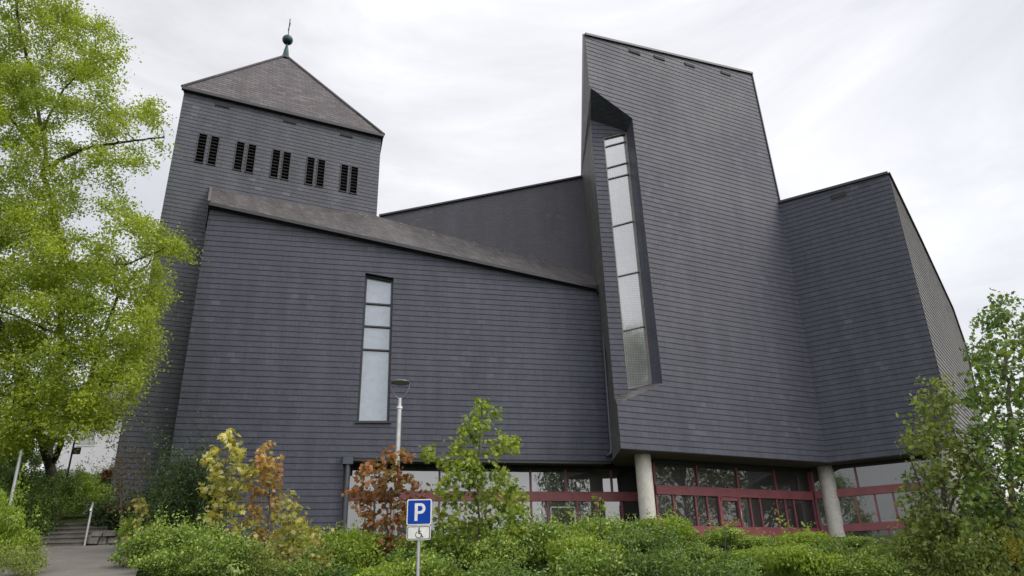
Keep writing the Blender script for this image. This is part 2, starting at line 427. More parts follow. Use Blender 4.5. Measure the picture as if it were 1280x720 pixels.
# glass bars: positions on the left and right edge of the light
def lerp(a, b, t): return a + (b - a) * t
def edgebars(q, n, depth, ts):
    out = []
    for t in ts:
        a = lerp(q[0], q[3], t) - n * depth; b = lerp(q[1], q[2], t) - n * depth
        b = Vector((b.x, b.y, lerp(b.z, a.z, .75))); out.append((a, b))
    return out
nw = slit_window(nave_win, nN, dN, church, M['glass_nave'], edgebars(nave_win, nN, dN, [.2, .36, .52]), .07, 'slit_window')
m = MB(); a, b = nave_win[3], nave_win[2]
m.bar(a + nN * .02 - UP * .03 - (b - a).normalized() * .06, b + nN * .03 - UP * .03 + (b - a).normalized() * .06, UP, .05, .1)
m.build('sill', M['trim'], nw)

# --- nave lean-to roof
T1 = onp(264, 237, plT); T2 = onp(471, 270, plT)
CB = atY(740, 343, N_BR.y + 1.0)
m = MB()
e = nN * .16
eo = (P1 + e - UP * .05, P2 + e - UP * .05)
m.face([eo[0], eo[1], CB, T2]); m.face([eo[0], T2, T1])
roofn = (eo[1] - eo[0]).cross(T2 - eo[0]).normalized()
m.face([T2, CB, CB - UP * .3, T2 - UP * .3])
nroof = m.build('nave_roof', M['slate_roof'], church)
m = MB(); m.bar(eo[0] + nN * .02 - UP * .05, eo[1] + nN * .02 - UP * .05, UP, .12, .12); m.bar(P1 + nN * .05 - UP * .14, P2 + nN * .05 - UP * .14, UP, .1, .07)
m.build('gutter', M['trim'], nroof)
m = MB(); m.bar(eo[0] + UP * .02, T1 + UP * .05, Vector((1, 0, 0)), .09, .16); m.face([eo[0] - Vector((.03, 0, 0)), T1 - Vector((.03, 0, 0)), T1 - UP * 1.6, eo[0] - UP * .6])
m.build('verge', M['zinc'], nroof)
for hx, hy in ((279, 238.5), (329, 246), (374, 254.5), (414, 261.5), (456, 271.5), (500, 284), (541, 294.5), (592, 307), (631, 315), (680, 327.5)):
    d = ray(hx, hy); p0 = EYE + d * ((eo[0] - EYE).dot(roofn) / d.dot(roofn))
    m = MB(); m.tube([p0 - UP * .02, p0 + UP * .1, p0 + UP * .13 + nN * .07, p0 + UP * .09 + nN * .09], .018, 6)
    m.build('roof_hook', M['galv'], nroof)

# --- clerestory wall between tower and tall block
C_TL = onp(474, 271, plT); 
plC = vplane2(T2, CB)
C_TR = onp(727, 222, plC)
m = MB()
cbk = az(4) * 5
m.face([T2 - UP * .5, C_TL, C_TR, CB + Vector((.5, 0, 0)) - UP * .5])
m.face([C_TL, C_TL + cbk, C_TR + cbk, C_TR])
cl = m.build('clerestory_wall', M['slate_plain'], church)
m = MB(); m.bar(C_TL - plC[1] * .0 + UP * .03, C_TR + UP * .03, UP, .07, .2); m.build('flashing', M['trim'], cl)

# --- tower
nT = plT[1]
T_LT = onp(231, 111, plT); T_RT = onp(476.5, 170.5, plT)
T_RT.z = T_LT.z = (T_RT.z + T_LT.z) / 2
T_LB = zcut(T_LT, ZF - 1.2); T_RB = zcut(T_RT, ZF + 4)
tb = az(-15) * 8.5
def tc(cx, cy): return onp(200 + cx / 4.236, 80 + cy / 4.236, plT)
pairs = [((231, 370), (295, 384), 523, 534), ((430, 412), (491, 427), 566, 577), ((619, 455), (675, 467), 605, 616), ((801, 495), (857, 508), 640, 652), ((979, 536), (1031, 548), 678, 690)]
uT = UP.cross(nT).normalized()
lv = []
for a, b, ya, yb in pairs:
    for (cx, cy), y2 in ((a, ya), (b, yb)):
        t = tc(cx, cy); bo = tc(cx - 17, y2); lv.append((t, t.z, bo.z))
zt = sum(l[1] for l in lv) / len(lv); zb = sum(l[2] for l in lv) / len(lv)
lw = (tc(231 + 24, 375) - tc(231 - 24, 366)).dot(uT) / 2
holes = []
for t, _, _ in lv: holes.append([zcut(t - uT * lw, zb), zcut(t + uT * lw, zb), zcut(t + uT * lw, zt), zcut(t - uT * lw, zt)])
m = MB()
m.clad([T_LB, T_LT, T_RT, T_RB], nT, holes, .01, CRT)
m.face([T_LT, T_LB, T_LB + tb, T_LT + tb]); m.face([T_RB, T_RT, T_RT + tb, T_RB + tb]); m.face([T_LB + tb, T_RB + tb, T_RT + tb, T_LT + tb])
m.m = 1
m.face([p - nT * .3 for p in (T_LB, T_RB, T_RT, T_LT)])
tower = m.build('tower', [M['slate_tower'], M['black']], church)
for h in holes:
    m = MB(); c = (h[0] + h[2]) / 2; ht = zt - zb
    for i in range(4):
        a, b = h[i], h[(i + 1) % 4]; m.face([a + nT * .014, b + nT * .014, b - nT * .25, a - nT * .25])
        inw = (c - (a + b) / 2).normalized(); m.bar(a + inw * .012 + nT * .01, b + inw * .012 + nT * .01, inw, .024, .06)
    ns = 9
    for k in range(ns):
        z = zb + (k + .5) * ht / ns
        p = zcut(c, z); m.box(p - nT * .05, uT, (nT - UP * .8), (nT * .8 + UP), lw - .02, .075, .012)
    m.build('louvre', M['louvre'], tower)
for cx, cy, wd in ((330, 220, 37), (688, 305, 34), (988, 378, 32)):
    c = tc(cx, cy); hw = (tc(cx + wd, cy) - c).length
    m = MB(); m.box(c + nT * .02, uT, nT, UP, hw, .02, .07)
    for k in (-1, 0, 1): m.box(c + nT * .045 + UP * k * .045, uT, nT, UP, hw * .96, .008, .008)
    m.build('vent', M['black'], tower)
# tower roof
cen = (T_LT + T_RT) / 2 + tb * .5
apY = cen.y
AP = atY(357, 70, apY)
ov = nT * .12
rl, rr = T_LT + ov - uT * .1, T_RT + ov + uT * .08
bl_, br_ = T_LT + tb, T_RT + tb
m = MB()
m.face([rl, rr, AP]); m.face([rr, br_, AP]); m.face([br_, bl_, AP]); m.face([bl_, rl, AP])
troof = m.build('tower_roof', M['slate_tower_roof'], church)
m = MB(); m.bar(rl - UP * .06, rr - UP * .06, UP, .12, .14); m.build('eaves_trim', M['trim'], troof)
m = MB(); m.tube([rr + UP * .02, AP + UP * .03], .07, 6); m.tube([rl + UP * .02, AP + UP * .03], .06, 6); m.build('hip_ridge', M['slate_tower_roof'], troof)
m = MB(); m.lathe(AP, [(.3, -.28), (.16, .0), (.11, .35), (.06, .62), (.05, .8)], 16)
fin = m.build('finial', M['copper'], church)
bc = AP + UP * 1.0
m = MB(); m.lathe(bc, [(.26 * math.sin(math.pi * k / 14), -.26 * math.cos(math.pi * k / 14)) for k in range(15)], 22); m.build('ball', M['copper'], fin)
m = MB(); m.tube([bc + UP * .2, bc + UP * 1.35], .025, 8)
cdx = (uT * .02 + nT).normalized()
m.bar(bc + UP * .85 - cdx * .28, bc + UP * .85 + cdx * .28, UP, .05, .04); m.build('cross', M['black'], fin)

# --- tall block (A)
nA = plA[1]; uA = UP.cross(nA).normalized()
A_TL = onp(731, 44, plA); A_TR = onp(940, 93, plA); A_MR = onp(975, 253, plA)
hole = [onp(*p, plA) for p in ((728, 102.5), (790, 148), (828, 480), (766, 507))]
notch = {k: onp(*p, plA) for k, p in dict(tl=(738.5, 110.2), tr=(790, 148), br=(828, 480), bl=(771.2, 505)).items()}
in_r = notch['br'] - nA * .5
plW = vplane(in_r, 8)
W = {k: onp(*p, plW) for k, p in dict(tl=(738.5, 171), tr=(783, 164.5), br=(815.5, 480), bl=(768, 497)).items()}
def proj(p):
    q_ = RM.transposed() @ (p - EYE); return (640 + F * q_.x / -q_.z, 360 - F * q_.y / -q_.z)
_ns = (notch['tr'] - notch['tl']).cross(W['tr'] - notch['tl']).normalized(); _dl = _ns.cross(plW[1]).normalized()
if proj(W['tr'] + _dl)[0] > proj(W['tr'])[0]: _dl = -_dl
_k = 0.0
while proj(W['tr'] + _dl * _k)[0] > 738.5 and _k < 4: _k += .01
print('notch inner', proj(W['tr'] + _dl * _k)); W['tl'] = W['tr'] + _dl * _k
win = [onp(*p, plW) for p in ((754, 171.5), (783, 164.5), (815.5, 480), (785, 486.5))]
Yb = N_BR.y + .3
S_T = atY(728, 42, Yb + .3); S_M = atY(726, 222, Yb + .9); S_L = atY(740, 345, Yb + .7); S_P = onp(752.5, 366, plN); S_B = N_BR.copy()
m = MB()
m.clad([A_BL, A_TL, A_TR, A_MR, A_BR], nA, [hole])
m.clad([W['bl'], W['tl'], W['tr'], W['br']], plW[1], [win])
# notch soffit, right reveal
pn = nA * .018
m.face([notch['tl'], notch['tr'] + pn, W['tr'], W['tl']])
m.face([notch['tr'] + pn, notch['br'] + pn, W['br'], W['tr']])
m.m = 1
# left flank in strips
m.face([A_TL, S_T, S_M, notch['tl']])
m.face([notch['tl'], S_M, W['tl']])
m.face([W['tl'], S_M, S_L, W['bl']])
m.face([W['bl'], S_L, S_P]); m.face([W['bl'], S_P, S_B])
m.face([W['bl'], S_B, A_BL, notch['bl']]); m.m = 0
ab = az(13) * 9
m.face([A_TL, A_TR, A_TR + ab, S_T + ab, S_T]); m.face([A_TR, A_MR, A_MR + ab, A_TR + ab]); m.face([A_MR, A_BR, A_BR + ab, A_MR + ab])
m.face([S_T, S_T + ab, S_M + ab, S_M]); m.face([S_M, S_M + ab, S_L + ab, S_L]); m.face([S_L, S_L + ab, S_P + ab, S_P]); m.face([S_P, S_P + ab, S_B + ab, S_B])
blockA = m.build('tall_block', [M['slate'], M['slate_flank_lit']], church)
m = MB(); m.face([notch['bl'], notch['br'], W['br'], W['bl']]); m.build('sill', M['slate_roof'], blockA)
m = MB(); m.face([A_BL, A_BR, A_BR + ab, S_B + ab, S_B]); m.build('soffit', M['soffit'], church)
m = MB(); m.bar(A_TL + UP * .03, A_TR + UP * .03, UP, .1, .16)
m.bar(A_TR - uA * .02, A_MR - uA * .02, uA, .05, .1); m.build('flashing', M['trim'], blockA)
for px in (793, 824, 862, 907):
    py = 45 + (px - 731) * (93 - 44) / (940 - 731) + 6
    c = onp(px, py, plA); m = MB(); m.box(c + nA * .02, uA, nA, UP, .28, .015, .07)
    for k in (-1, 0, 1): m.box(c + nA * .04 + UP * k * .045, uA, nA, UP, .27, .008, .008)
    m.build('vent', M['black'], blockA)
nW = plW[1]
bl = []
for l, r in (((757, 184), (783.5, 177)), ((759, 210.5), (787, 203)), ((760, 224.5), (788.5, 217.5)), ((766, 283.6), (794.5, 276)), ((772, 346), (801, 339.5)), ((779, 414), (808.5, 407.5))):
    pd = (plW[0] - nW * .12, nW); bl.append((onp(*l, pd), onp(*r, pd)))
tw = slit_window(win, nW, .12, church, M['glass_tall'], bl, .045, 'tall_window', 'zinc')

# --- right block (B) and its flank (D)
nB = plB[1]; uB = UP.cross(nB).normalized()
B_TL = onp(974, 254, plB); B_TR = onp(1110, 217, plB)
B_BR = zcut(B_TR, ZS)
dD = az(37.6); nD = Vector((dD.y, -dD.x, 0)); plD = (B_TR.copy(), nD)
D = [onp(*p, plD) for p in ((1150, 300), (1190, 386), (1206, 432), (1219, 490))]
DB = zcut(D[-1], ZS)
m = MB()
m.clad([A_BR, B_TL, B_TR, B_BR], nB)
m.face([B_TL, B_TR, D[0], D[1], D[2], D[3], B_TL + az(20) * 6 - UP * 4])
m.face([DB, D[3], B_TL + az(20) * 6 - UP * 4, A_BR + az(20) * 6])
blockB = m.build('side_block', M['slate'], church)
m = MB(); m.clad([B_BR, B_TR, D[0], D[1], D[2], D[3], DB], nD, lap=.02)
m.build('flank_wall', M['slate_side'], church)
m = MB(); m.bar(B_TL + UP * .03, B_TR + UP * .03, UP, .1, .16)
pr = B_TR
for q in D: m.bar(pr + UP * .02 + nD * .02, q + UP * .02 + nD * .02, UP, .06, .12); pr = q
m.build('flashing', M['trim'], blockB)
c = onp(1048, 244.5, plB); m = MB(); m.box(c + nB * .02, uB, nB, UP, .3, .015, .1)
for k in (-1, 0, 1): m.box(c + nB * .04 + UP * k * .06, uB, nB, UP, .29, .008, .01)
m.build('vent', M['black'], blockB)
m = MB(); m.face([A_BR, B_BR, DB, A_BR + az(20) * 6]); m.build('soffit', M['soffit'], church)

# --- columns
def column(px, py, r):
    p = atZ(px, py, ZS); g = H(p.x, p.y)
    m = MB(); m.lathe((p.x, p.y, 0), [(r, min(g, ZF) - .5), (r, ZS - .002)], 28)
    m.m = 1; m.lathe((p.x, p.y, 0), [(r * .9, ZS - .04), (r * .9, ZS - .005)], 28)
    m.build('column', [M['concrete'], M['trim']], church)
column(803, 568.5, .265); column(1031, 583.5, .285); column(1183, 562, .285)

# --- glazed entrance walls under the blocks
def glazing(a, b, ups, lows, beam, low_b, zbot, glass_u, glass_l, leaf=None, sideboards=()):
    a, b = Vector(a), Vector(b); t = (b - a).normalized(); n = Vector((t.y, -t.x, 0)); W_ = (b - a).length
    P = lambda f, z: a + t * (W_ * f) + UP * (z - a.z)
    fr = MB()
    z0, z1, z2, z3 = zbot, low_b, beam[0], beam[1]
    fr.bar(P(0, (z2 + z3) / 2), P(1, (z2 + z3) / 2), UP, z3 - z2, .18)
    fr.bar(P(0, (z0 + z1) / 2), P(1, (z0 + z1) / 2), UP, z1 - z0, .16)
    for f in ups: fr.bar(P(f, z3), P(f, ZS - .135), t, .06, .12)
    for f in lows: fr.bar(P(f, z1), P(f, z2), t, .06, .1)
    if leaf:
        for f0, f1 in leaf:
            for f in (f0, f1): fr.bar(P(f, z1) + n * .03, P(f, z2) + n * .03, t, .13, .12)
            fr.bar(P(f0, z2 - .08) + n * .03, P(f1, z2 - .08) + n * .03, UP, .12, .12); fr.bar(P(f0, z1 + .1) + n * .03, P(f1, z1 + .1) + n * .03, UP, .16, .12)
    g = fr.build('glazed_wall', M['red'], church)
    hd = MB(); hd.bar(P(0, ZS - .07), P(1, ZS - .07), UP, .13, .12); hd.build('head_rail_shaded', M['black'], g)  # rail coloured black to paint in the shade of the recess
    for i in range(len(ups) - 1):
        m = MB(); m.face([P(ups[i], z3), P(ups[i + 1], z3), P(ups[i + 1], ZS - .1), P(ups[i], ZS - .1)]); m.build('pane', M[glass_u(i) if callable(glass_u) else glass_u], g)
    for i in range(len(lows) - 1):
        m = MB(); m.face([P(lows[i], z1), P(lows[i + 1], z1), P(lows[i + 1], z2), P(lows[i], z2)]); m.build('pane', M[glass_l], g)
    # plinth and dim interior behind
    return g, P, t, n
def door_handle(P, f, z, t, n, g):
    m = MB(); a = P(f, z) + n * .12; m.tube([a - n * .06, a, a + UP * .0 + t * .0 - UP * .5, a - UP * .5 - n * .06], .018, 8); m.build('door_handle', M['galv'], g)
def fx(px, x0, x1): return (px - x0) / (x1 - x0)
# under the nave
ga = N_BL + az(0) * 0 - nN * 1.05; gb = N_BR - nN * 1.05 + (N_BR - N_BL).normalized() * 1.6
g1, Pg, tg, ng = glazing(ga, gb, [0, .3, .6, .72, .88, 1], [0, .15, .3, .45, .6, .655, .755, .82, .91, 1], (ZS - 1.22, ZS - .9), ZS - 2.35, ZF - .1, 'glass_door', 'glass_door')
# posters/paler sheets behind the glass seen in the photo are left as framed reflections: a thin white frame
m = MB()
c0 = Pg(.665, 0); 
zz = (ZS - 1.42, ZS - 2.05)
for p, q in ((Pg(.665, zz[0]), Pg(.745, zz[0])), (Pg(.665, zz[1]), Pg(.745, zz[1])), (Pg(.665, zz[0]), Pg(.665, zz[1])), (Pg(.745, zz[0]), Pg(.745, zz[1]))):
    m.bar(p + ng * .02, q + ng * .02, UP if abs(p.z - q.z) < .1 else tg, .025, .02)
m.build('notice_frame', M['white'], g1)
# under the tall block
gA0 = atZ(815, 573.5, ZS); _ta = (A_BR - A_BL).normalized(); _q = A_BR - nB * .95
_den = _ta.x * uB.y - _ta.y * uB.x; _r = _q - gA0
gIN = gA0 + _ta * ((_r.x * uB.y - _r.y * uB.x) / _den)     # inner corner where both glazed walls meet
gA1 = gIN - _ta * .08
lowsA = [fx(x, 815, 1030) for x in (815, 836, 864, 879, 895, 921, 937, 951, 975, 987, 1000, 1024)]
g2, P2g, t2g, n2g = glazing(gA0, gA1, [0, .255, .505, .755, 1], [0] + lowsA[1:-1] + [1], (ZS - 1.18, ZS - .88), ZS - 2.18, ZS - 2.6, 'glass_dark', 'glass_dark', [(lowsA[4], lowsA[5])])
door_handle(P2g, lowsA[5] - .004, ZS - 1.6, t2g, n2g, g2)
# under the right block
gB0 = gIN + uB * .08; gB1 = B_BR - nB * .95 - uB * .75
g3, PB, tB, nBg = glazing(gB0, gB1, [0, .36, 1], [0, .09, .32, .47, .61, .86, 1], (ZS - 1.14, ZS - .86), ZS - 2.1, ZS - 2.36, 'glass_door', 'glass_door')
m = MB(); m.bar(PB(-.02, ZS - 2.95), PB(1.25, ZS - 2.95), UP, .5, .3); m.build('plinth', M['plinth'], church)
m = MB(); m.face([PB(0, ZS - 2.7), PB(1, ZS - 2.7), PB(1, ZS - 2.32), PB(0, ZS - 2.32)])
bs = m.build('basement_pane', M['glass_dark'], g3)
m = MB(); m.bar(PB(.52, ZS - 2.7), PB(.52, ZS - 2.33), tB, .06, .1); m.bar(PB(0, ZS - 2.69), PB(1, ZS - 2.69), UP, .06, .1); m.build('lower_rail', M['red'], g3)
# return walls that close the glazed storey
m = MB()
bkA = az(10) * 4
m.prism([gb + bkA * .02, gA0 + Vector((-.02, .15, 0)), zcut(gA0 + Vector((-.02, .15, 0)), ZF - .3), zcut(gb + bkA * .02, ZF - .3)], bkA * .05)
m.prism([gA1 + Vector((0, .12, 0)), gB0 + Vector((0, .12, 0)), zcut(gB0 + Vector((0, .12, 0)), ZF - .3), zcut(gA1 + Vector((0, .12, 0)), ZF - .3)], bkA * .05)
m.prism([gB1, DB, zcut(DB, ZF - .3), zcut(gB1, ZF - .3)], bkA * .05)
m.prism([zcut(ga, ZF - .3), zcut(gb, ZF - .3), zcut(gb, ZF - .1), zcut(ga, ZF - .1)], -ng * .3)
m.prism([zcut(gA0, ZF - .3), zcut(gA1, ZF - .3), zcut(gA1, ZS - 2.6), zcut(gA0, ZS - 2.6)], bkA * .05)
m.build('base_wall', M['plinth'], church)

# --- downpipes
po = nN * .13
d0 = onp(749.5, 372, plN) + po; d1 = zcut(onp(762.5, 560, plN) + po, ZS + .35)
d0 = Vector((d1.x, d1.y, d0.z)) + (d0 - Vector((d1.x, d1.y, d0.z))) * .5
m = MB(); m.tube([d0 + UP * .25, d0, lerp(d0, d1, .5), d1, d1 - UP * .12 + nN * .0 - uT * .06, d1 - UP * .2 - uT * .22], .06, 12)
m.box(d0 + UP * .3, UP.cross(nN), nN, UP, .12, .11, .16)
for f in (.3, .65, .92): m.tube([lerp(d0, d1, f) - UP * .03, lerp(d0, d1, f) + UP * .03], .072, 12)
m.build('downpipe', M['pipe'], church)
e0 = onp(435, 578, plN) + nN * .15
m = MB(); m.tube([e0, zcut(e0, ZF - .6)], .09, 14); m.box(e0 + UP * .04, UP.cross(nN), nN, UP, .16, .14, .13)
m.box(e0 + UP * .17, UP.cross(nN), nN, UP, .175, .15, .02)
m.build('downpipe', M['pipe'], church)
# --- back walls closing the plan (never seen from the front)
m = MB()
bx0, bx1, by0, by1 = P1.x + 2, A_BR.x + .5, N_BR.y + 3.3, N_BR.y + 7.5
m.prism([(bx0, by0 + 1.5, ZF - .5), (bx1, by0, ZF - .5), (bx1 - 1, by1, ZF - .5), (bx0, by1, ZF - .5)], UP * 5)
m.build('rear_wall', M['slate_plain'], church)

# ------------------------------------------------------------------ ground, path
def gmat():
    m, nt, out = newmat('bank soil and grass')
    b = N(nt, 'ShaderNodeBsdfPrincipled', Roughness=1.0); b.inputs['Specular IOR Level'].default_value = .05
    tc_ = N(nt, 'ShaderNodeTexCoord')
    n1 = N(nt, 'ShaderNodeTexNoise', Scale=.8, Detail=8, Roughness=.7); L(nt, tc_.outputs['Object'], n1.inputs['Vector'])
    r = ramp(nt, n1.outputs['Fac'], [(.3, (.035, .03, .02)), (.5, (.035, .05, .018)), (.7, (.05, .08, .02))])
    L(nt, r.outputs[0], b.inputs['Base Color'])
    bp = N(nt, 'ShaderNodeBump', Strength=.8, Distance=.08); n2 = N(nt, 'ShaderNodeTexNoise', Scale=9, Detail=6); L(nt, tc_.outputs['Object'], n2.inputs['Vector']); L(nt, n2.outputs['Fac'], bp.inputs['Height']); L(nt, bp.outputs[0], b.inputs['Normal'])
    L(nt, b.outputs[0], out.inputs[0]); return m
M['ground'] = gmat()
def pmat():
    m, nt, out = newmat('path paving')
    b = N(nt, 'ShaderNodeBsdfPrincipled', Roughness=.9)
    tc_ = N(nt, 'ShaderNodeTexCoord')
    n1 = N(nt, 'ShaderNodeTexNoise', Scale=1.2, Detail=8, Roughness=.7); L(nt, tc_.outputs['Object'], n1.inputs['Vector'])
    vo = N(nt, 'ShaderNodeTexNoise', Scale=60, Detail=3); L(nt, tc_.outputs['Object'], vo.inputs['Vector'])
    r = ramp(nt, n1.outputs['Fac'], [(.3, (.1, .09, .08)), (.7, (.17, .16, .145))])
    r2 = ramp(nt, vo.outputs['Fac'], [(.3, (.75, .75, .75)), (.7, (1.2, 1.2, 1.2))])
    L(nt, mixc(nt, 1.0, r.outputs[0], r2.outputs[0], 'MULTIPLY'), b.inputs['Base Color'])
    bp = N(nt, 'ShaderNodeBump', Strength=.4, Distance=.01); L(nt, vo.outputs['Fac'], bp.inputs['Height']); L(nt, bp.outputs[0], b.inputs['Normal'])
    L(nt, b.outputs[0], out.inputs[0]); return m
M['path'] = pmat()
xs = [-900, -400, -200, -110, -70, -50] + [-40 + .7 * i for i in range(115)] + [50, 70, 110, 200, 400, 900]
ys = [-900, -400, -200, -100, -50, -30, -20] + [-12 + .6 * i for i in range(105)] + [58, 80, 120, 200, 400, 900]
verts = [(x, y, H(x, y) + (.03 * math.sin(x * 2.1 + y) * math.sin(y * 1.7) if 5 < y < 25 else 0)) for y in ys for x in xs]
nx = len(xs)
faces = [(j * nx + i, j * nx + i + 1, (j + 1) * nx + i + 1, (j + 1) * nx + i) for j in range(len(ys) - 1) for i in range(nx - 1)]
me = bpy.data.meshes.new('ground'); me.from_pydata(verts, [], faces); me.materials.append(M['ground']); me.polygons.foreach_set('use_smooth', [True] * len(faces))
go = bpy.data.objects.new('ground', me); COL.objects.link(go); tag(go, 'sloping bank of soil and rough grass below the church', 'ground', kind='structure')
# path: from the camera side up to the steps, then on above them
m = MB()
def pathstrip(a, b, n_, lift):
    for i in range(n_):
        r_ = []
        for k in (i, i + 1):
            t = k / n_; l = lerp(Vector(a[0]), Vector(b[0]), t); q = lerp(Vector(a[1]), Vector(b[1]), t)
            r_.append([Vector((l.x + (q.x - l.x) * s_ / 6, l.y + (q.y - l.y) * s_ / 6, 0)) for s_ in range(7)])
        for s_ in range(6):
            pts = [r_[0][s_], r_[0][s_ + 1], r_[1][s_ + 1], r_[1][s_]]
            m.face([(p.x, p.y, H(p.x, p.y) + lift) for p in pts])
XL0, XR0 = atY(40, 720, 13).x, atY(190, 720, 13).x
XL1, XR1 = atY(36, 690, 18).x, atY(180, 690, 18).x
pathstrip(((XL0 + .5, 9, 0), (XR0 + 1.6, 9, 0)), ((XL1, 18.15, 0), (XR1, 18.15, 0)), 20, .05)
XS0, XS1 = atY(38, 680, 18.2).x, atY(104, 680, 18.2).x
pathstrip(((XS0 + .2, 19.75, 0), (XS1, 19.75, 0)), ((XS0 - 2, 36, 0), (XS1 - 2.6, 36, 0)), 20, .05)
po_ = m.build('path', M['path']); tag(po_, 'pale paved path rising to the steps', 'path', kind='structure')

# steps
st = empty('stone_steps', ((XS0 + XS1) / 2, 18.2, 2.7), 'short flight of weathered grey steps at the top of the path', 'steps')
zt_ = H(XS0, 19.8) + .06
z0_ = 2.74
nst = 5
for i in range(nst):
    m = MB(); rise = (zt_ - z0_) / nst; y0 = 18.15 + i * .33
    z1_ = z0_ + (i + 1) * rise
    m.prism([(XS0, y0, z1_ - rise - .1), (XS1, y0, z1_ - rise - .1), (XS1, y0, z1_ - .05), (XS0, y0, z1_ - .05)], (0, .5, 0))
    m.prism([(XS0 - .02, y0 - .03, z1_ - .048), (XS1 + .02, y0 - .03, z1_ - .048), (XS1 + .02, y0 - .03, z1_), (XS0 - .02, y0 - .03, z1_)], (0, .5, 0))
    m.build('step', M['step'], st)
# hand rail
h0 = atY(104, 688, 18.0); h0.z = H(h0.x, h0.y)
h1 = atY(116, 629, 19.9)
m = MB()
hb = Vector((h0.x - .02, 18.05, H(h0.x, 18.05) + .95))
rail = [Vector((hb.x, 18.0, hb.z - .12)), hb, Vector((h1.x, h1.y, h1.z)), Vector((h1.x, h1.y + .1, h1.z - .05))]
m.tube([rail[0], rail[1], rail[2], rail[3]], .028, 10)
hr = m.build('hand_rail', M['galv']); 
hr_e = empty('handrail', (hb.x, 18.05, H(hb.x, 18.05)), 'slanting grey metal handrail on the right of the steps', 'handrail')
hr.name = 'rail'
hr.data.transform(Matrix.Translation(-Vector(hr_e.location))); hr.parent = hr_e
for t in (0.02, .97):
    p = lerp(rail[1], rail[2], t); m = MB(); m.tube([p, zcut(p, H(p.x, p.y) - .2)], .025, 10); m.build('post', M['galv'], hr_e)
# rubble retaining wall right of the steps
rx0, rx1 = XS1 + .12, atY(192, 680, 18.2).x
m = MB(); r2 = random.Random(4)
z = 2.5; zt2 = 3.02
while z < zt2:
    hgt = r2.uniform(.1, .19); x = rx0
    while x < rx1:
        w_ = r2.uniform(.16, .42); dx = min(w_, rx1 - x + .1)
        yj = 18.15 + r2.uniform(-.04, .04)
        q = [(x + r2.uniform(.005, .03), yj, z + r2.uniform(.005, .02)), (x + dx - r2.uniform(.01, .03), yj, z + r2.uniform(.005, .02)), (x + dx - r2.uniform(.01, .04), yj + .03, z + hgt - .012), (x + r2.uniform(.01, .04), yj + .03, z + hgt - .012)]
        m.prism(q, (0, .5, 0)); x += dx
    z += hgt
m.prism([(rx0 + .02, 18.25, 2.4), (rx1, 18.25, 2.4), (rx1, 18.25, zt2 - .05), (rx0 + .02, 18.25, zt2 - .05)], (0, .3, 0))
w_o = m.build('retaining_wall', M['stone'], None, (rx0, 18.2, 2.7)); tag(w_o, 'low rubble stone wall beside the steps', 'wall')

# ------------------------------------------------------------------ sign
SY = 12.3
sc_ = atY(524, 640, SY); gz = H(sc_.x, sc_.y)
sg = empty('parking_sign', (sc_.x, sc_.y, gz), 'blue P parking sign with wheelchair plate on a thin grey post', 'sign')
ex = (atY(540, 639.3, SY) - atY(509, 640, SY)); pw = ex.length / 2
ux = ex.normalized(); uy = (UP - ux * ux.dot(UP)).normalized(); un = Vector((0, -1, 0)); un = (un - ux * un.dot(ux) - uy * un.dot(uy)).normalized()
def rr_poly(c, hw, hh, r, seg=5):
    pts = []
    for cx_, cy_, a0 in ((hw - r, hh - r, 0), (-hw + r, hh - r, 90), (-hw + r, -hh + r, 180), (hw - r, -hh + r, 270)):
        for k in range(seg + 1):
            a = R(a0 + 90 * k / seg); pts.append(c + ux * (cx_ + r * math.cos(a)) + uy * (cy_ + r * math.sin(a)))
    return pts
cP = sc_
def plate(c, hw, hh, name):
    m = MB(); m.prism(rr_poly(c, hw, hh, .03), -un * .012); return m.build(name, M['white'], sg)
p1 = plate(cP, pw, pw * 1.0, 'sign_plate')
m = MB(); m.prism(rr_poly(cP + un * .003, pw - .018, pw - .018, .022), -un * .002); m.build('sign_face', M['blue'], p1)
m = MB()
def pp(c, x, y, off=.006): return c + ux * (x * pw) + uy * (y * pw) + un * off
m.prism([pp(cP, x, y) for x, y in ((-.36, -.68), (-.12, -.68), (-.12, .68), (-.36, .68))], -un * .003)
oc, ic = [], []
for k in range(17):
    a = R(90 - 180 * k / 16); oc.append((.12 + .38 * math.cos(a), .27 + .41 * math.sin(a))); ic.append((.10 + .17 * math.cos(a), .27 + .2 * math.sin(a)))
oc = [(-.119, .68)] + oc + [(-.119, -.14)]; ic = [(-.119, .47)] + ic + [(-.119, .07)]
for k in range(len(oc) - 1): m.prism([pp(cP, *p) for p in (oc[k], oc[k + 1], ic[k + 1], ic[k])], -un * .003)
m.build('letter_p', M['white'], p1)
cW = sc_ - uy * (pw + .008 + pw * .55)
p2 = plate(cW, pw * .96, pw * .55, 'supplementary_plate')
m = MB()
bo = rr_poly(cW + un * .003, pw * .96 - .012, pw * .55 - .012, .02); bi = rr_poly(cW + un * .003, pw * .96 - .022, pw * .55 - .022, .016)
for k in range(len(bo)): m.face([bo[k], bo[(k + 1) % len(bo)], bi[(k + 1) % len(bo)], bi[k]])
m.build('border', M['signblack'], p2)
m = MB()
q = lambda x, y: cW + ux * (x * pw) + uy * (y * pw) + un * .004
m.prism([q(.03 + .06 * math.cos(R(30 * k)), .36 + .06 * math.sin(R(30 * k))) for k in range(12)], -un * .002)
def stroke(pts, w):
    for a, b in zip(pts[:-1], pts[1:]):
        dx, dy = b[0] - a[0], b[1] - a[1]; l_ = math.hypot(dx, dy); nx_, ny_ = -dy / l_ * w / 2, dx / l_ * w / 2
        m.prism([q(a[0] + nx_, a[1] + ny_), q(b[0] + nx_, b[1] + ny_), q(b[0] - nx_, b[1] - ny_), q(a[0] - nx_, a[1] - ny_)], -un * .002)
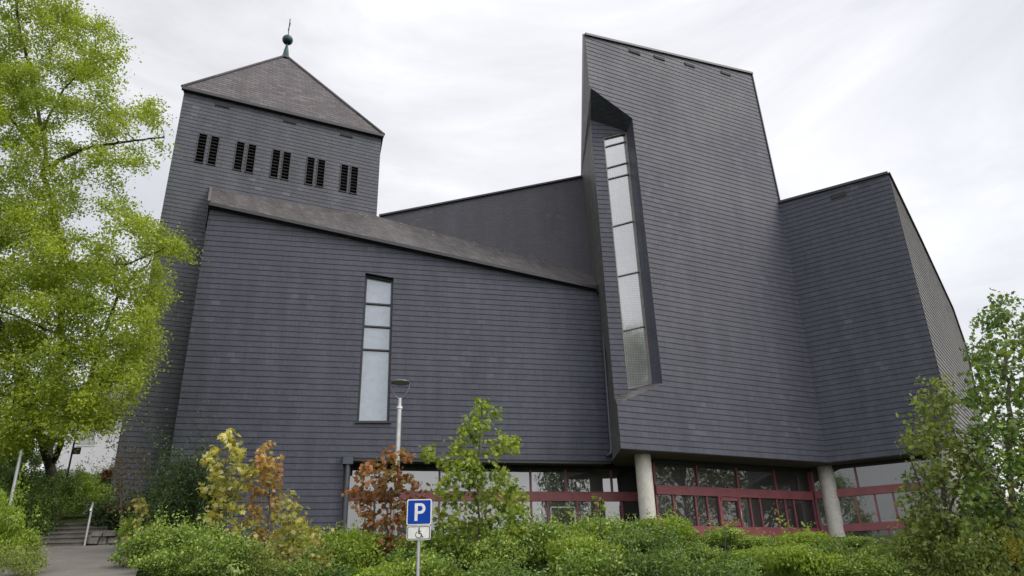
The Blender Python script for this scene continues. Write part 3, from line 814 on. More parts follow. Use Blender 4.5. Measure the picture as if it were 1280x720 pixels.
stroke([(.03, .29), (.02, -.06)], .1); stroke([(.02, -.05), (.2, -.06), (.29, -.33), (.38, -.31)], .075)
stroke([(.03, .12), (.2, .1)], .055)
stroke([(.0 + .24 * math.cos(R(a)), -.14 + .24 * math.sin(R(a))) for a in range(120, 360, 15)], .05)
# second, foreground arc of the wheel
m.build('wheelchair_symbol', M['signblack'], p2)
pb = sc_ - un * .045
m = MB(); m.tube([Vector((sc_.x, sc_.y, gz - .3)) - un * .045, pb + uy * pw * .8], .03, 14); m.build('post', M['galv'], sg)
for c in (cP, cW):
    m = MB(); m.bar(c - un * .025 - ux * .08, c - un * .025 + ux * .08, uy, .04, .02); m.build('clamp', M['galv'], sg)

# ------------------------------------------------------------------ street lamp
LY = 17.0
lt = atY(501, 478, LY); lg = H(lt.x, lt.y)
lm = empty('street_lamp', (lt.x, lt.y, lg), 'grey post lamp with a round flat head on a forked bracket', 'lamp')
pb = Vector((lt.x - .02, lt.y, lg)); pt = atY(499.5, 508, LY); pb.x = pt.x
col_ = atY(499.5, 508, LY)
m = MB(); m.tube([pb - UP * .3, zcut(pb, pt.z - .1)], [.065, .055], 16); m.build('post', M['galv'], lm)
m = MB(); m.tube([zcut(pb, pt.z - .06), zcut(pb, pt.z - .01)], .07, 16); m.build('collar', M['white'], lm)
m = MB(); m.tube([zcut(pb, pt.z - .1), zcut(pb, pt.z), zcut(pb, pt.z + .2)], [.055, .05, .042], 16); m.build('neck', M['galv'], lm)
hz = lt.z
m = MB()
for s_ in (-1, 1):
    m.tube([zcut(pb, pt.z + .16) + Vector((s_ * dx, 0, dz)) for dx, dz in ((.02, 0), (.09, .07), (.165, .17), (.21, .28), (.222, hz - pt.z - .17))], .02, 8)
m.build('bracket', M['lampgrey'], lm)
m = MB(); m.lathe((pb.x, pb.y, hz), [(.0, .045), (.1, .043), (.18, .032), (.228, .01), (.232, -.015), (.21, -.025)], 28); m.build('lamp_head', M['lampgrey'], lm)
m = MB(); m.lathe((pb.x, pb.y, hz), [(.2, -.026), (.17, -.04), (.0, -.045)], 28); m.build('lens', M['lens'], lm)

# ------------------------------------------------------------------ far left: house, pole, small sign, post
hy = 46
hl, hrx = atY(60, 575, hy).x, atY(235, 575, hy).x
hz0 = atY(140, 583, hy).z - 1; hz1 = atY(140, 520, hy).z
he = empty('house', ((hl + hrx) / 2, hy, hz0), 'white rendered house with a dark roof behind the hedge', 'house')
m = MB(); m.prism([(hl, hy, hz0), (hrx, hy, hz0), (hrx, hy, hz1), (hl, hy, hz1)], (0, 8, 0)); hw_ = m.build('wall', M['render'], he)
m = MB(); m.prism([(hl - .4, hy - .5, hz1), (hl - .4, hy + 8.5, hz1), (hl - .4, hy + 4, hz1 + 3)], (hrx - hl + .8, 0, 0)); m.build('roof', M['tile'], he)
for fxx in (.25, .62):
    x = lerp(hl, hrx, fxx); m = MB(); m.box((x, hy - .01, hz1 - 1.3), (1, 0, 0), (0, 1, 0), UP, .6, .03, .6); wn = m.build('window', M['white'], he)
    m = MB(); m.box((x, hy - .05, hz1 - 1.3), (1, 0, 0), (0, 1, 0), UP, .52, .01, .52); m.build('pane', M['winglass'], wn)
a_ = atY(27, 562, 17.5); b_ = atY(15, 632, 17.5)
m = MB(); b_.z = H(b_.x, 17.5) - .2; m.tube([b_, a_], .04, 12)
o = m.build('pole', M['galv'], None, (b_.x, b_.y, H(b_.x, b_.y))); tag(o, 'leaning pale grey metal pole under the big tree', 'pole')
a_ = atY(94.5, 545, 24); b_ = zcut(a_, H(a_.x, 24))
e_ = empty('notice_post', b_, 'small dark notice board on a thin post by the hedge', 'sign')
m = MB(); m.tube([b_ - UP * .2, a_], .03, 8); m.build('post', M['black'], e_)
c = atY(96, 563.5, 23.9); m = MB(); m.box(c, (1, 0, 0), (0, 1, 0), UP, .12, .02, .11); m.build('board', M['black'], e_)
a_ = atY(117, 594, 23); b_ = zcut(a_, H(a_.x, 23) - .2)
e_ = empty('gate_post', zcut(b_, H(b_.x, b_.y)), 'short white post with a thin rail beside the upper path', 'post')
m = MB(); m.tube([b_, a_], .09, 12); m.lathe(a_, [(.1, 0), (.09, .06), (.0, .09)], 12); m.build('post', M['white'], e_)
m = MB(); m.tube([a_ - UP * .2, a_ - UP * .22 - Vector((.55, 0, 0))], .02, 8); m.build('rail', M['galv'], e_)

# ------------------------------------------------------------------ vegetation
LEAF = {
 'oval': np.array([(0, 0, 0), (.28, .45, .05), (0, 1, -.04), (-.28, .45, .05)], float),
 'maple': np.array([(0, 0, 0), (.42, .1, .05), (.3, .36, .02), (.55, .62, .0), (.2, .62, .04), (0, 1, -.06), (-.2, .62, .04), (-.55, .62, 0), (-.3, .36, .02), (-.42, .1, .05)], float),
 'blade': np.array([(0, 0, 0), (.13, .4, .03), (0, 1, -.05), (-.13, .4, .03)], float),
}
def leaves_mesh(name, pos, size, kind, mat, org, up=.6, rs=0, extra=None):
    g = np.random.default_rng(rs)
    pos = np.asarray(pos, float); n = len(pos); T = LEAF[kind]; k = len(T)
    nrm = g.normal(size=(n, 3)); nrm /= np.linalg.norm(nrm, axis=1, keepdims=True) + 1e-9
    nrm[:, 2] += up; nrm /= np.linalg.norm(nrm, axis=1, keepdims=True) + 1e-9
    d = g.normal(size=(n, 3)); d[:, 2] -= .25; d -= nrm * (d * nrm).sum(1, keepdims=True); d /= np.linalg.norm(d, axis=1, keepdims=True) + 1e-9
    s = np.cross(d, nrm)
    sz = size * g.uniform(.6, 1.35, n)
    V = pos[:, None, :] + sz[:, None, None] * (T[None, :, 0, None] * s[:, None, :] + T[None, :, 1, None] * d[:, None, :] + T[None, :, 2, None] * nrm[:, None, :])
    V = V.reshape(-1, 3) - np.array(org)[None, :]
    me = bpy.data.meshes.new(name)
    me.vertices.add(n * k); me.vertices.foreach_set('co', V.ravel())
    me.loops.add(n * k); me.loops.foreach_set('vertex_index', np.arange(n * k, dtype=np.int32))
    me.polygons.add(n); me.polygons.foreach_set('loop_start', np.arange(0, n * k, k, dtype=np.int32)); me.polygons.foreach_set('loop_total', np.full(n, k, dtype=np.int32))
    me.materials.append(mat); me.update(calc_edges=True); me.validate()
    return me
def inpoly(x, y, pg):
    c = False; j = len(pg) - 1
    for i in range(len(pg)):
        if (pg[i][1] > y) != (pg[j][1] > y) and x < (pg[j][0] - pg[i][0]) * (y - pg[i][1]) / (pg[j][1] - pg[i][1]) + pg[i][0]: c = not c
        j = i
    return c
def grow(name, label, cat, hull, ymid, yspread, limbs, base, ncl, nleaf, csize, lsize, kind, mat, bark='bark', r0=.12, seed=1, group=None, up=.6, dens=None, twig_r=.012, spray=.25):
    """tree whose limbs branch out to leaf clusters spread through a real volume"""
    r = random.Random(seed); g = np.random.default_rng(seed)
    t = empty(name, base, label, cat, group)
    tb_ = MB(); nodes = []; rad = []
    for pts, ra, rb in limbs:
        P = [Vector(p) for p in pts]; full = []
        for i in range(len(P) - 1):
            for k in range(6):
                q_ = lerp(P[i], P[i + 1], k / 6); full.append(q_ + Vector((r.gauss(0, 1), r.gauss(0, 1), r.gauss(0, .4))) * (ra * .35 if (i or k) else 0))
        full.append(P[-1]); n_ = len(full); rr_ = [ra + (rb - ra) * i / (n_ - 1) for i in range(n_)]
        tb_.tube(full, rr_, 9); nodes += full[n_ // 5:]; rad += rr_[n_ // 5:]
    xs_ = [p[0] for p in hull]; ys_ = [p[1] for p in hull]; cl = []
    cx, cy = sum(xs_) / len(xs_), sum(ys_) / len(ys_); tries = 0
    while len(cl) < ncl and tries < ncl * 60:
        tries += 1
        x, y = r.uniform(min(xs_), max(xs_)), r.uniform(min(ys_), max(ys_))
        if not inpoly(x, y, hull): continue
        if dens and r.random() > dens(x, y): continue
        # depth: thick in the middle, thin at the outline
        e = min(1, max(abs(x - cx) / (max(xs_) - min(xs_)), abs(y - cy) / (max(ys_) - min(ys_))) * 2)
        Y = ymid + r.uniform(-1, 1) * yspread * math.sqrt(max(.15, 1 - e * e * .8))
        cl.append(atY(x, y, Y))
    NA = np.array([tuple(p) for p in nodes]); RA = list(rad)
    dist = [np.min(np.linalg.norm(NA - np.array(c), axis=1)) for c in cl]
    cl = [c for _, c in sorted(zip(dist, cl), key=lambda z: z[0])]
    L_ = []
    NL = [tuple(p) for p in nodes]
    for c in cl:
        arr = np.array(NL); dd = np.linalg.norm(arr - np.array(c), axis=1) + .55 * np.maximum(0, arr[:, 2] - c.z)
        i = int(np.argmin(dd)); s_ = Vector(NL[i]); ln = (c - s_).length
        k = max(2, int(ln / max(.12, csize * .8)) + 1); ra = min(RA[i] * .7, twig_r + ln * twig_r * .6); rb = twig_r * .45
        ra = max(ra, rb)
        sag = Vector((r.gauss(0, .1), r.gauss(0, .1), r.gauss(.05, .06))) * ln
        pts = [s_ + (c - s_) * (j / k) + sag * (4 * (j / k) * (1 - j / k)) * .6 for j in range(k + 1)]
        tb_.tube(pts, [ra + (rb - ra) * j / k for j in range(k + 1)], 5, False)
        for j in range(1, k + 1): NL.append(tuple(pts[j])); RA.append(ra + (rb - ra) * j / k)
        nl = max(3, int(nleaf * r.uniform(.5, 1.4)))
        pc = g.normal(size=(nl, 3)) * np.array([1, 1, .75]) * csize * .55 + np.array(c)
        L_.append(pc)
        if k > 2:                       # a few leaves along the twig
            m_ = max(2, int(nl * spray)); tt = g.uniform(.35, 1, m_)
            L_.append(np.array([tuple(lerp(s_, c, q_)) for q_ in tt]) + g.normal(size=(m_, 3)) * csize * .3)
    tb_.build('trunk', M[bark], t)
    me = leaves_mesh('crown', np.vstack(L_), lsize, kind, mat if not isinstance(mat, str) else M[mat], base, up, seed)
    o = bpy.data.objects.new('crown', me); COL.objects.link(o); o.parent = t
    return t
def G(px, Y):
    p = atY(px, 690, Y); return Vector((p.x, Y, H(p.x, Y)))

# big spring tree on the left
bY = 21.6
b0 = G(62, bY)
T_ = lambda x, y, Y=bY: atY(x, y, Y)
hull = [(-190, 560), (-230, 300), (-200, 60), (-120, -120), (20, -170), (85, -60), (98, 0), (128, 22), (156, 60), (148, 92), (150, 112), (182, 120), (208, 158), (216, 180), (208, 200), (176, 212), (182, 262), (206, 290), (238, 296), (232, 322), (212, 350), (204, 372), (190, 400), (197, 428), (182, 470), (168, 498), (140, 528), (112, 546), (60, 552), (0, 566)]
limbs = [([b0 - UP * .3, T_(64, 560), T_(70, 500), T_(80, 430, 19.2), T_(75, 300, 19), T_(50, 150, 18.8), T_(20, 0, 18.6)], .16, .035),
         ([T_(62, 585), T_(45, 520, 19.3), T_(10, 430, 18.8), T_(-40, 300, 18.4), T_(-90, 130, 18.2)], .12, .03),
         ([T_(66, 578), T_(84, 530, 19.4), T_(112, 480, 19.2), T_(130, 420, 19.0), T_(150, 360, 18.8), T_(190, 325, 18.4)], .085, .02),
         ([T_(78, 420, 19.2), T_(20, 395, 18.6), T_(-30, 380, 18.0)], .045, .01),
         ([T_(75, 330, 19), T_(110, 330, 18.7), T_(160, 330, 18.4), T_(218, 305, 18.1)], .05, .012),
         ([T_(60, 210, 18.9), T_(105, 185, 18.5), T_(150, 178, 18.2), T_(205, 172, 18)], .07, .02),
         ([T_(52, 165, 18.8), T_(80, 110, 18.5), T_(120, 70, 18.2), T_(146, 62, 18)], .04, .01),
         ([T_(50, 190, 18.8), T_(-10, 120, 18.2), T_(-60, 40, 17.8)], .05, .015),
         ([T_(70, 500), T_(20, 500, 18.8), T_(-60, 470, 18)], .1, .03)]
def dn(x, y):
    d = .46 + .54 * sstep(250, 400, y) + .45 * (1 - sstep(20, 110, x))
    if 150 < x < 215 and 205 < y < 275: d *= .35
    if 95 < x < 150 and 205 < y < 300: d *= .6
    return min(1, d)
grow('deciduous_tree', 'tall broadleaf tree with fresh yellow green leaves left of the bell tower', 'tree', hull, 18.6, 2.4, limbs, b0, 1650, 185, .35, .09, 'oval', 'spring', 'bark', seed=3, dens=dn, twig_r=.015, spray=.45)

def sapling(name, label, x, ytop, Y, hull, ncl, nleaf, cs, ls, mat, seed, kind='maple', ys=.5, lean=0, r0=.035, group=None, bark='twig', cat='tree', dens=None, twig_r=.007, extra=()):
    b = G(x, Y); top = atY(x + lean, ytop + 8, Y)
    mid = lerp(b, top, .5) + Vector((rng.gauss(0, .05), 0, 0))
    limbs_ = [([b - UP * .2, lerp(b, top, .25), mid, top], r0, .008)] + list(extra)
    return grow(name, label, cat, hull, Y, ys, limbs_, b, ncl, nleaf, cs, ls, kind, mat, bark, seed=seed, dens=dens, twig_r=twig_r, group=group)
sapling('maple_sapling', 'young maple with yellow leaves before the dark wall left of the slit window', 283, 540, 15.0,
        [(270, 545), (290, 536), (303, 548), (308, 575), (318, 590), (312, 606), (300, 612), (302, 640), (300, 680), (262, 690), (272, 660), (252, 640), (250, 612), (262, 600), (248, 590), (250, 576), (265, 566)], 84, 13, .115, .1, 'maple_yellow', 21, ys=.45)
sapling('maple_sapling', 'young maple with orange tipped leaves right of the yellow maple', 336, 552, 15.4,
        [(328, 560), (338, 549), (350, 565), (352, 585), (348, 600), (356, 612), (346, 625), (352, 660), (340, 700), (296, 700), (305, 650), (312, 620), (308, 595), (316, 580)], 84, 13, .115, .092, 'maple_orange', 22, ys=.45)
sapling('maple_sapling', 'low pale lime maple right of the orange maple', 362, 612, 14.6,
        [(352, 615), (370, 612), (380, 640), (374, 660), (398, 660), (405, 700), (330, 700), (345, 660)], 70, 10, .13, .1, 'maple_lime', 23, ys=.5)
sapling('maple_sapling', 'young maple with rusty red leaves in front of the lamp post', 484, 552, 15.6,
        [(474, 566), (487, 552), (500, 562), (512, 572), (518, 588), (524, 604), (532, 622), (520, 640), (505, 650), (495, 690), (470, 690), (462, 650), (440, 640), (436, 610), (446, 598), (454, 578)], 95, 13, .125, .105, 'maple_red', 24, ys=.55)
sapling('maple_sapling', 'young fresh green maple standing in front of the entrance glazing', 598, 496, 15.2,
        [(588, 508), (598, 496), (612, 500), (622, 520), (626, 545), (648, 550), (648, 562), (628, 572), (636, 600), (656, 622), (650, 660), (635, 700), (560, 700), (548, 650), (545, 620), (556, 592), (527, 568), (530, 558), (552, 566), (568, 574), (570, 545), (582, 530)], 230, 15, .13, .095, 'maple_green', 25, ys=.6, lean=4)
# dry brown sapling by the tower foot
sapling('thin_sapling', 'thin brownish sapling with sparse leaves at the foot of the bell tower', 150, 538, 18.6,
        [(140, 545), (152, 532), (160, 560), (178, 560), (186, 585), (175, 610), (165, 640), (140, 640), (132, 600), (134, 565)], 75, 11, .17, .07, 'brownleaf', 26, 'oval', ys=.5)
sapling('thin_sapling', 'little yellow green sapling by the low rubble wall', 172, 612, 16.4,
        [(166, 618), (174, 610), (182, 630), (178, 660), (186, 680), (158, 690), (150, 665), (168, 650)], 26, 9, .12, .085, 'maple_lime', 27, 'maple', ys=.3)
for px_, yt_, lb_ in ((750, 614, 'thin leafy shoot rising from the shrubs left of the first column'), (826, 634, 'thin arching shoot rising from the shrubs right of the first column'), (906, 650, 'thin shoot rising from the shrubs below the glazed door'), (690, 640, 'thin shoot rising from the shrubs right of the green maple')):
    sapling('wild_shoot', lb_, px_, yt_, 16.2, [(px_ - 4, yt_ - 2), (px_ + 5, yt_), (px_ + 16, yt_ + 18), (px_ + 20, yt_ + 60), (px_ - 22, yt_ + 60), (px_ - 14, yt_ + 16)], 24, 7, .11, .06, 'hedge_lime', px_, 'oval', ys=.3, r0=.012, cat='shoot', twig_r=.004)
# right hand trees
b1 = G(1182, 13.6); q1 = lambda x, y, Y=13.6: atY(x, y, Y)
grow('young_tree', 'slim young tree with pale green tips before the right glazing', 'tree',
     [(1152, 478), (1160, 466), (1180, 472), (1188, 492), (1190, 520), (1215, 540), (1230, 600), (1228, 690), (1120, 700), (1138, 640), (1126, 610), (1140, 580), (1128, 548), (1136, 530), (1148, 515), (1144, 492)], 13.6, .9,
     [([b1 - UP * .2, q1(1178, 620), q1(1170, 540), q1(1164, 478)], .05, .01), ([q1(1180, 660), q1(1200, 600, 13.3), q1(1216, 555, 13.2)], .03, .008), ([q1(1180, 650), q1(1150, 610, 13.9), q1(1134, 555, 14)], .03, .008)], b1, 260, 17, .18, .075, 'maple', 'olive', 'twig', seed=31, twig_r=.007)
b2 = G(1262, 12.6); q2 = lambda x, y, Y=12.6: atY(x, y, Y)
grow('young_tree', 'taller dark green tree at the right edge of the picture', 'tree',
     [(1236, 372), (1250, 362), (1262, 376), (1284, 390), (1330, 400), (1360, 500), (1360, 700), (1196, 700), (1210, 640), (1200, 600), (1212, 560), (1222, 530), (1206, 482), (1218, 462), (1206, 440), (1216, 430), (1232, 432), (1222, 405), (1228, 392)], 12.8, 1.3,
     [([b2 - UP * .2, q2(1262, 620), q2(1262, 520), q2(1256, 440), q2(1250, 376)], .07, .012), ([q2(1262, 600), q2(1300, 520, 12.3), q2(1322, 430, 12.2)], .04, .01), ([q2(1262, 560), q2(1236, 500, 13), q2(1216, 445, 13.2)], .035, .008), ([q2(1262, 640), q2(1230, 590, 12.4), q2(1210, 560, 12.2)], .03, .008)], b2, 470, 20, .2, .082, 'maple', 'deep', 'twig', seed=32, twig_r=.008)

# shrubs --------------------------------------------------------------
def shrub_mesh(name, w, h, d, n, ls, kind, mat, seed, up=.5, lumps=9):
    g = np.random.default_rng(seed); r = random.Random(seed)
    L_ = []
    cs = [(r.uniform(-.62, .62) * w / 2, r.uniform(-.6, .6) * d / 2, r.uniform(.25, .78) * h, r.uniform(.22, .4)) for _ in range(lumps)]
    for (x, y, z, s_) in cs:
        k = n // lumps
        v = g.normal(size=(k, 3)); v /= np.linalg.norm(v, axis=1, keepdims=True)
        rad = g.uniform(.25, 1.0, (k, 1)) ** .5
        L_.append(v * rad * np.array([s_ * w * .62, s_ * d * .62, s_ * h * .72]) + np.array([x, y, z]))
    k = n // 7                       # escaping shoots give the outline its frayed edge
    for _ in range(max(6, lumps * 2)):
        x, y, z, s_ = r.choice(cs); dr = Vector((r.gauss(0, .5), r.gauss(0, .5), r.uniform(.4, 1.1))).normalized(); ln = r.uniform(.25, .6) * h if r.random() < .75 else r.uniform(.6, 1.0) * h
        p = Vector((x, y, z)) + dr * s_ * h * .35
        m_ = max(4, int(k // (lumps * 2) * r.uniform(.4, 1.1))); tt = g.uniform(0, 1, m_)
        L_.append(np.array([tuple(p + dr * ln * q_) for q_ in tt]) + g.normal(size=(m_, 3)) * ls * .6)
    P_ = np.vstack(L_); P_ = P_[P_[:, 2] > .02]
    return leaves_mesh(name, P_, ls, kind, M[mat], (0, 0, 0), up, seed)
def put(name, me, px, Y, sc=(1, 1, 1), rz=0, label='', cat='shrub', group=None, dz=0):
    p = G(px, Y); o = bpy.data.objects.new(name, me); COL.objects.link(o); o.location = (p.x, p.y, p.z + dz); o.scale = sc; o.rotation_euler = (0, 0, rz)
    return tag(o, label, cat, group)
A_ = [shrub_mesh('leafy_shrub', 2.1, .8, 1.7, 5600, .06, 'oval', 'hedge', 50 + i, lumps=12) for i in range(3)]
A2 = [shrub_mesh('leafy_shrub', 2.1, .8, 1.7, 5000, .064, 'oval', 'hedge_lime', 60 + i) for i in range(2)]
OL = [shrub_mesh('leafy_shrub', 1.8, 1.0, 1.5, 4600, .06, 'oval', 'olive', 70 + i) for i in range(2)]
r5 = random.Random(99)
GL = 'dense low green shrubs covering the bank'
LB = 'low green leafy shrub in the dense mass covering the bank below the entrance glazing'
LB2 = 'paler lime green shrub among the dense mass on the bank'
# back row (highest), middle, front
for i, px in enumerate(range(400, 1120, 62)):
    lime = i in (4, 7, 10); me = r5.choice(A2 if lime else A_)
    hump = 1 + .45 * math.exp(-((px - 775) / 85) ** 2)
    put('leafy_shrub', me, px + r5.uniform(-14, 14), 16.9 + r5.uniform(-.4, .4), (1.05, 1, .66 * hump + r5.uniform(-.14, .16)) if px < 850 else (.8, .8, .5 + r5.uniform(-.08, .12)) if px < 1030 else (.5, .5, .3), r5.uniform(0, 6.28), LB2 if lime else LB, 'shrub', GL)
SHADE_S = [shrub_mesh('leafy_shrub', 2.1, .8, 1.7, 5000, .06, 'oval', 'deep', 55, lumps=12)]  # darker leaves stand in for shaded hollows in the shrub mass
for i, px in enumerate(range(385, 1130, 70)):
    lime = i in (1, 5, 8); me = r5.choice(A2 if lime else A_ if i not in (2, 6, 9) else SHADE_S)
    hump = 1 + .4 * math.exp(-((px - 780) / 95) ** 2)
    put('leafy_shrub', me, px + r5.uniform(-16, 16), 15.2 + r5.uniform(-.4, .4), (1, 1, .84 * hump + r5.uniform(-.16, .2)) if px < 850 else (.8, .85, .56 + r5.uniform(-.06, .06)) if px < 1030 else (.6, .6, .4), r5.uniform(0, 6.28), LB2 if lime else LB, 'shrub', GL)
for i, px in enumerate(range(220, 1130, 84)):
    lime = i in (3, 9); me = r5.choice(A2 if lime else A_ if i not in (2, 5, 7, 8) else SHADE_S)
    put('leafy_shrub', me, px + r5.uniform(-20, 20), 13.5 + r5.uniform(-.3, .3), (.95, 1, (.95 if px < 1000 else .62) + r5.uniform(-.1, .15)), r5.uniform(0, 6.28), LB2 if lime else LB, 'shrub', GL)
LR = 'olive green shrub in the thicket at the right'
for px, Y, s_ in ((1140, 14.0, .6), (1165, 13.2, 1.0), (1215, 12.6, 1.25), (1268, 12.2, 1.5), (1240, 13.6, 1.5), (1165, 15.0, .7), (1200, 14.4, 1.2)):
    put('leafy_shrub', r5.choice(OL), px, Y, (.9, .9, s_), r5.uniform(0, 6.28), LR, 'shrub', 'olive shrubs in the thicket')
fo = shrub_mesh('flowering_shrub', .7, .9, .6, 420, .07, 'blade', 'forsythia', 81)
put('flowering_shrub', fo, 1268, 11.9, (.6, .6, .7), 0, 'yellow flowering shrub in the thicket at the right edge', dz=.75)
# left group
cf = shrub_mesh('conifer_shrub', 2.3, 2.4, 1.8, 19000, .09, 'blade', 'hedge_dark', 82, .3, 22)
put('conifer_shrub', cf, 236, 16.4, (.85, 1, .93), .3, 'dark evergreen bush behind the yellow maple')
cf2 = shrub_mesh('evergreen_shrub', 2.4, 1.4, 1.6, 6500, .07, 'oval', 'hedge_dark', 83)
put('evergreen_shrub', cf2, 150, 19.2, (1, 1, .95), 0, 'dark evergreen bush above the low rubble wall', dz=-.1)
bl_m = shrub_mesh('flowering_shrub', .5, .55, .5, 260, .085, 'oval', 'blossom', 84, lumps=5)
put('flowering_shrub', bl_m, 193, 14.4, (1, 1, 1), 0, 'small shrub with coral red leaves at the edge of the path', dz=.12)
put('flowering_shrub', bl_m, 113, 23.6, (1.0, 1, .8), 1, 'red flowering shrub by the white post on the upper path', dz=1.0)
put('leafy_shrub', A_[0], 210, 13.6, (.7, .7, .75), 1, 'dark green shrub spilling over the right edge of the path')
put('leafy_shrub', A_[2], 222, 12.7, (.75, .7, .7), 2.5, 'low shrub nearest the camera beside the path')
put('leafy_shrub', A_[1], 255, 14.3, (.9, .8, .8), 2, 'green shrub at the feet of the yellow maple')
put('leafy_shrub', OL[0], 330, 13.7, (.9, .8, .9), 2, 'olive shrub at the feet of the orange maple')
put('leafy_shrub', OL[1], 395, 14.4, (.9, .8, .8), 1, 'olive shrub right of the pale lime maple')
ym = shrub_mesh('maple_shrub', 1.5, 1.0, 1.2, 1100, .1, 'maple', 'maple_lime', 92, lumps=9)
put('maple_shrub', ym, 372, 13.9, (.9, .8, .85), 0, 'low yellowish maple shrub at the foot of the pale lime maple')
put('maple_shrub', ym, 312, 14.0, (.8, .8, .8), 2, 'low yellowish maple shrub between the yellow and orange maples')
wp = shrub_mesh('pale_shrub', .8, .8, .6, 700, .06, 'oval', 'hedge_lime', 85, lumps=6)
put('pale_shrub', wp, 158, 16.6, (1, 1, 1), 0, 'airy pale green plant hanging over the low rubble wall')
hl_m = [shrub_mesh('garden_shrub', 2.2, 1.5, 1.6, 6000, .08, 'oval', 'hedge_lime', 86 + i) for i in range(2)]
hd_m = shrub_mesh('garden_shrub', 2.6, 1.7, 1.8, 7000, .075, 'oval', 'deep', 89)
put('garden_shrub', hl_m[0], 6, 14.2, (.55, .65, .8), 0, 'bright lime green shrub in the bottom left corner by the path')
put('garden_shrub', hl_m[1], -24, 15.6, (.7, .7, 1.05), 1, 'bright green shrub at the left edge behind the corner shrub')
put('garden_shrub', OL[0], 22, 12.6, (.55, .6, .55), 2, 'brownish olive shrub lowest in the bottom left corner')
put('garden_shrub', hd_m, 24, 18.6, (.7, .8, .8), 4, 'dark green bush at the left end of the steps')
put('garden_shrub', hd_m, 58, 20.3, (.72, .7, .8), 0, 'dark green bush left of the upper path below the tree')
put('garden_shrub', hd_m, 8, 21.5, (1, 1, .85), 2, 'dark green bush under the big tree near the pale pole')
put('garden_shrub', hl_m[0], 84, 21.8, (.8, .8, .9), 3, 'bright green bush beside the trunk of the big tree')
put('garden_shrub', hl_m[1], 100, 26.5, (1.1, .8, .75), 3, 'bright green bush in front of the white house')
put('garden_shrub', hd_m, 126, 24.6, (.6, .8, .7), 1, 'dark bush right of the upper path by the tower')
for px, Y, s_, lb in ((5, 30, 1.3, 'tall dark hedge bush left below the white house'), (-40, 26, 1.7, 'tall dark hedge bush at the left edge under the tree'), (70, 32, .6, 'dark hedge bush right below the white house'), (140, 31, .6, 'dark hedge bush between the white house and the tower')):
    put('hedge_bush', hd_m, px, Y, (1.3, 1, s_), px, lb)

# trees standing across the road (seen mirrored in the glass)
def roundtree(seed, h, w):
    r = random.Random(seed); g = np.random.default_rng(seed); tb_ = MB(); L_ = []
    tb_.tube([(0, 0, -.5), (.1, 0, h * .3), (0, .15, h * .6), (0, 0, h * .9)], [.3, .24, .14, .04], 9)
    for i in range(70):
        a = r.uniform(0, 6.28); f = r.uniform(.3, 1.0); rd = w * math.sqrt(max(.08, 1 - ((f - .6) / .42) ** 2)) * r.uniform(.35, 1)
        c = Vector((rd * math.cos(a), rd * math.sin(a), h * f)); s_ = Vector((0, 0, h * f * .7))
        tb_.tube([s_, lerp(s_, c, .5) + UP * .2, c], [.08, .05, .02], 5, False)
        L_.append(g.normal(size=(150, 3)) * np.array([.75, .75, .55]) + np.array(c))
    return tb_, np.vstack(L_)
tb_, P_ = roundtree(5, 13, 3.6)
rt = empty('roadside_tree', (0, 0, 0), 'leafy tree across the road mirrored in the lowest pane of the tall window', 'tree', 'trees across the road')
tk = tb_.build('trunk', M['bark'], rt); cm = leaves_mesh('crown', P_, .26, 'oval', M['hedge'], (0, 0, 0), .4, 5); ck = bpy.data.objects.new('crown', cm); COL.objects.link(ck); ck.parent = rt
spots = [((15.8, 0), 1.42, None), ((32, 13), .85, 'leafy tree across the road mirrored in the middle entrance glazing'), ((30, 7), .8, 'leafy tree across the road mirrored in the middle entrance glazing'), ((36, 17), .9, 'leafy tree across the road mirrored in the middle entrance glazing'), ((-15.6, 4.2), .66, 'leafy tree across the road mirrored in the right entrance glazing')]
for i, ((x, y), s_, lb) in enumerate(spots):
    if i == 0: o = rt
    else:
        o = rt.copy(); COL.objects.link(o); o['label'] = lb
        for ch in (tk, ck):
            c_ = ch.copy(); COL.objects.link(c_); c_.parent = o
    o.location = (x, y, H(x, y)); o.scale = (s_ * .42, s_ * .42, s_) if i == 0 else (s_, s_, s_); o.rotation_euler = (0, 0, i * 1.3)

# ------------------------------------------------------------------ light
SUN_AZ, SUN_EL = 112, 46
w = bpy.data.worlds.new('World'); S.world = w; w.use_nodes = True
nt = w.node_tree; nt.nodes.clear()
out = nt.nodes.new('ShaderNodeOutputWorld')
sky = N(nt, 'ShaderNodeTexSky', sky_type='NISHITA'); sky.sun_disc = False; sky.sun_elevation = R(SUN_EL); sky.sun_rotation = R(SUN_AZ); sky.dust_density = 4; sky.air_density = 1.2
b1_ = N(nt, 'ShaderNodeBackground', Strength=.05); b1_.inputs[1].default_value = .05; L(nt, sky.outputs[0], b1_.inputs[0])
tcw = N(nt, 'ShaderNodeTexCoord')
mp = N(nt, 'ShaderNodeMapping'); mp.inputs['Scale'].default_value = (.75, 1.3, 2.6); mp.inputs['Rotation'].default_value = (R(12), R(-24), R(35)); L(nt, tcw.outputs['Generated'], mp.inputs[0])
n1 = N(nt, 'ShaderNodeTexNoise', Scale=1.7, Detail=9, Roughness=.58, Distortion=.5); L(nt, mp.outputs[0], n1.inputs['Vector'])
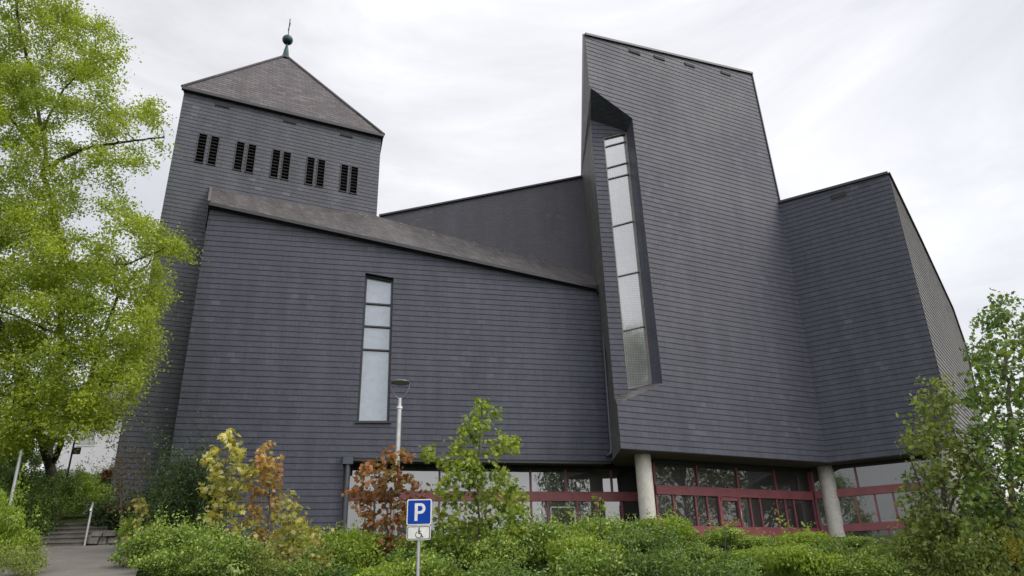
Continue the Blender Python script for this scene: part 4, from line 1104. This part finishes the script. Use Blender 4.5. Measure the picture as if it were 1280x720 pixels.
cr = ramp(nt, n1.outputs['Fac'], [(.33, (.58, .565, .565)), (.5, (.73, .715, .71)), (.66, (.94, .92, .905))])
# bright cloud ahead; unseen glow behind the camera added to brighten the walls
def glow(vec, p0, p1, amt):
    dn_ = N(nt, 'ShaderNodeVectorMath', operation='DOT_PRODUCT'); L(nt, tcw.outputs['Generated'], dn_.inputs[0]); dn_.inputs[1].default_value = tuple(vec)
    mr = N(nt, 'ShaderNodeMapRange', interpolation_type='SMOOTHSTEP'); L(nt, dn_.outputs['Value'], mr.inputs[0])
    mr.inputs[1].default_value = p0; mr.inputs[2].default_value = p1; mr.inputs[3].default_value = 0; mr.inputs[4].default_value = amt
    return mr.outputs[0]
g1_ = glow(ray(800, 150), .86, 1.0, .28)
wall_fill_glow = glow(Vector((.25, -.75, .75)).normalized(), .2, 1.0, 1.25)
su = N(nt, 'ShaderNodeMath', operation='ADD'); L(nt, g1_, su.inputs[0]); L(nt, wall_fill_glow, su.inputs[1])
s1 = N(nt, 'ShaderNodeMath', operation='ADD'); L(nt, su.outputs[0], s1.inputs[0]); s1.inputs[1].default_value = .9
b2_ = N(nt, 'ShaderNodeBackground'); L(nt, cr.outputs[0], b2_.inputs[0]); L(nt, s1.outputs[0], b2_.inputs[1])
ads = N(nt, 'ShaderNodeAddShader'); L(nt, b1_.outputs[0], ads.inputs[0]); L(nt, b2_.outputs[0], ads.inputs[1]); L(nt, ads.outputs[0], out.inputs[0])
sl = bpy.data.lights.new('sun', 'SUN'); sl.energy = 1.4; sl.angle = R(25); sl.color = (1, .96, .9)
so = bpy.data.objects.new('sun', sl); COL.objects.link(so)
dv = Vector((math.sin(R(SUN_AZ)) * math.cos(R(SUN_EL)), math.cos(R(SUN_AZ)) * math.cos(R(SUN_EL)), math.sin(R(SUN_EL))))
so.rotation_euler = dv.to_track_quat('Z', 'Y').to_euler(); so.location = dv * 60
vs = S.view_settings; vs.view_transform = 'Standard'; vs.look = 'None'; vs.exposure = .04; vs.gamma = 1; vs.use_curve_mapping = False
S.render.resolution_x = 1024; S.render.resolution_y = 576
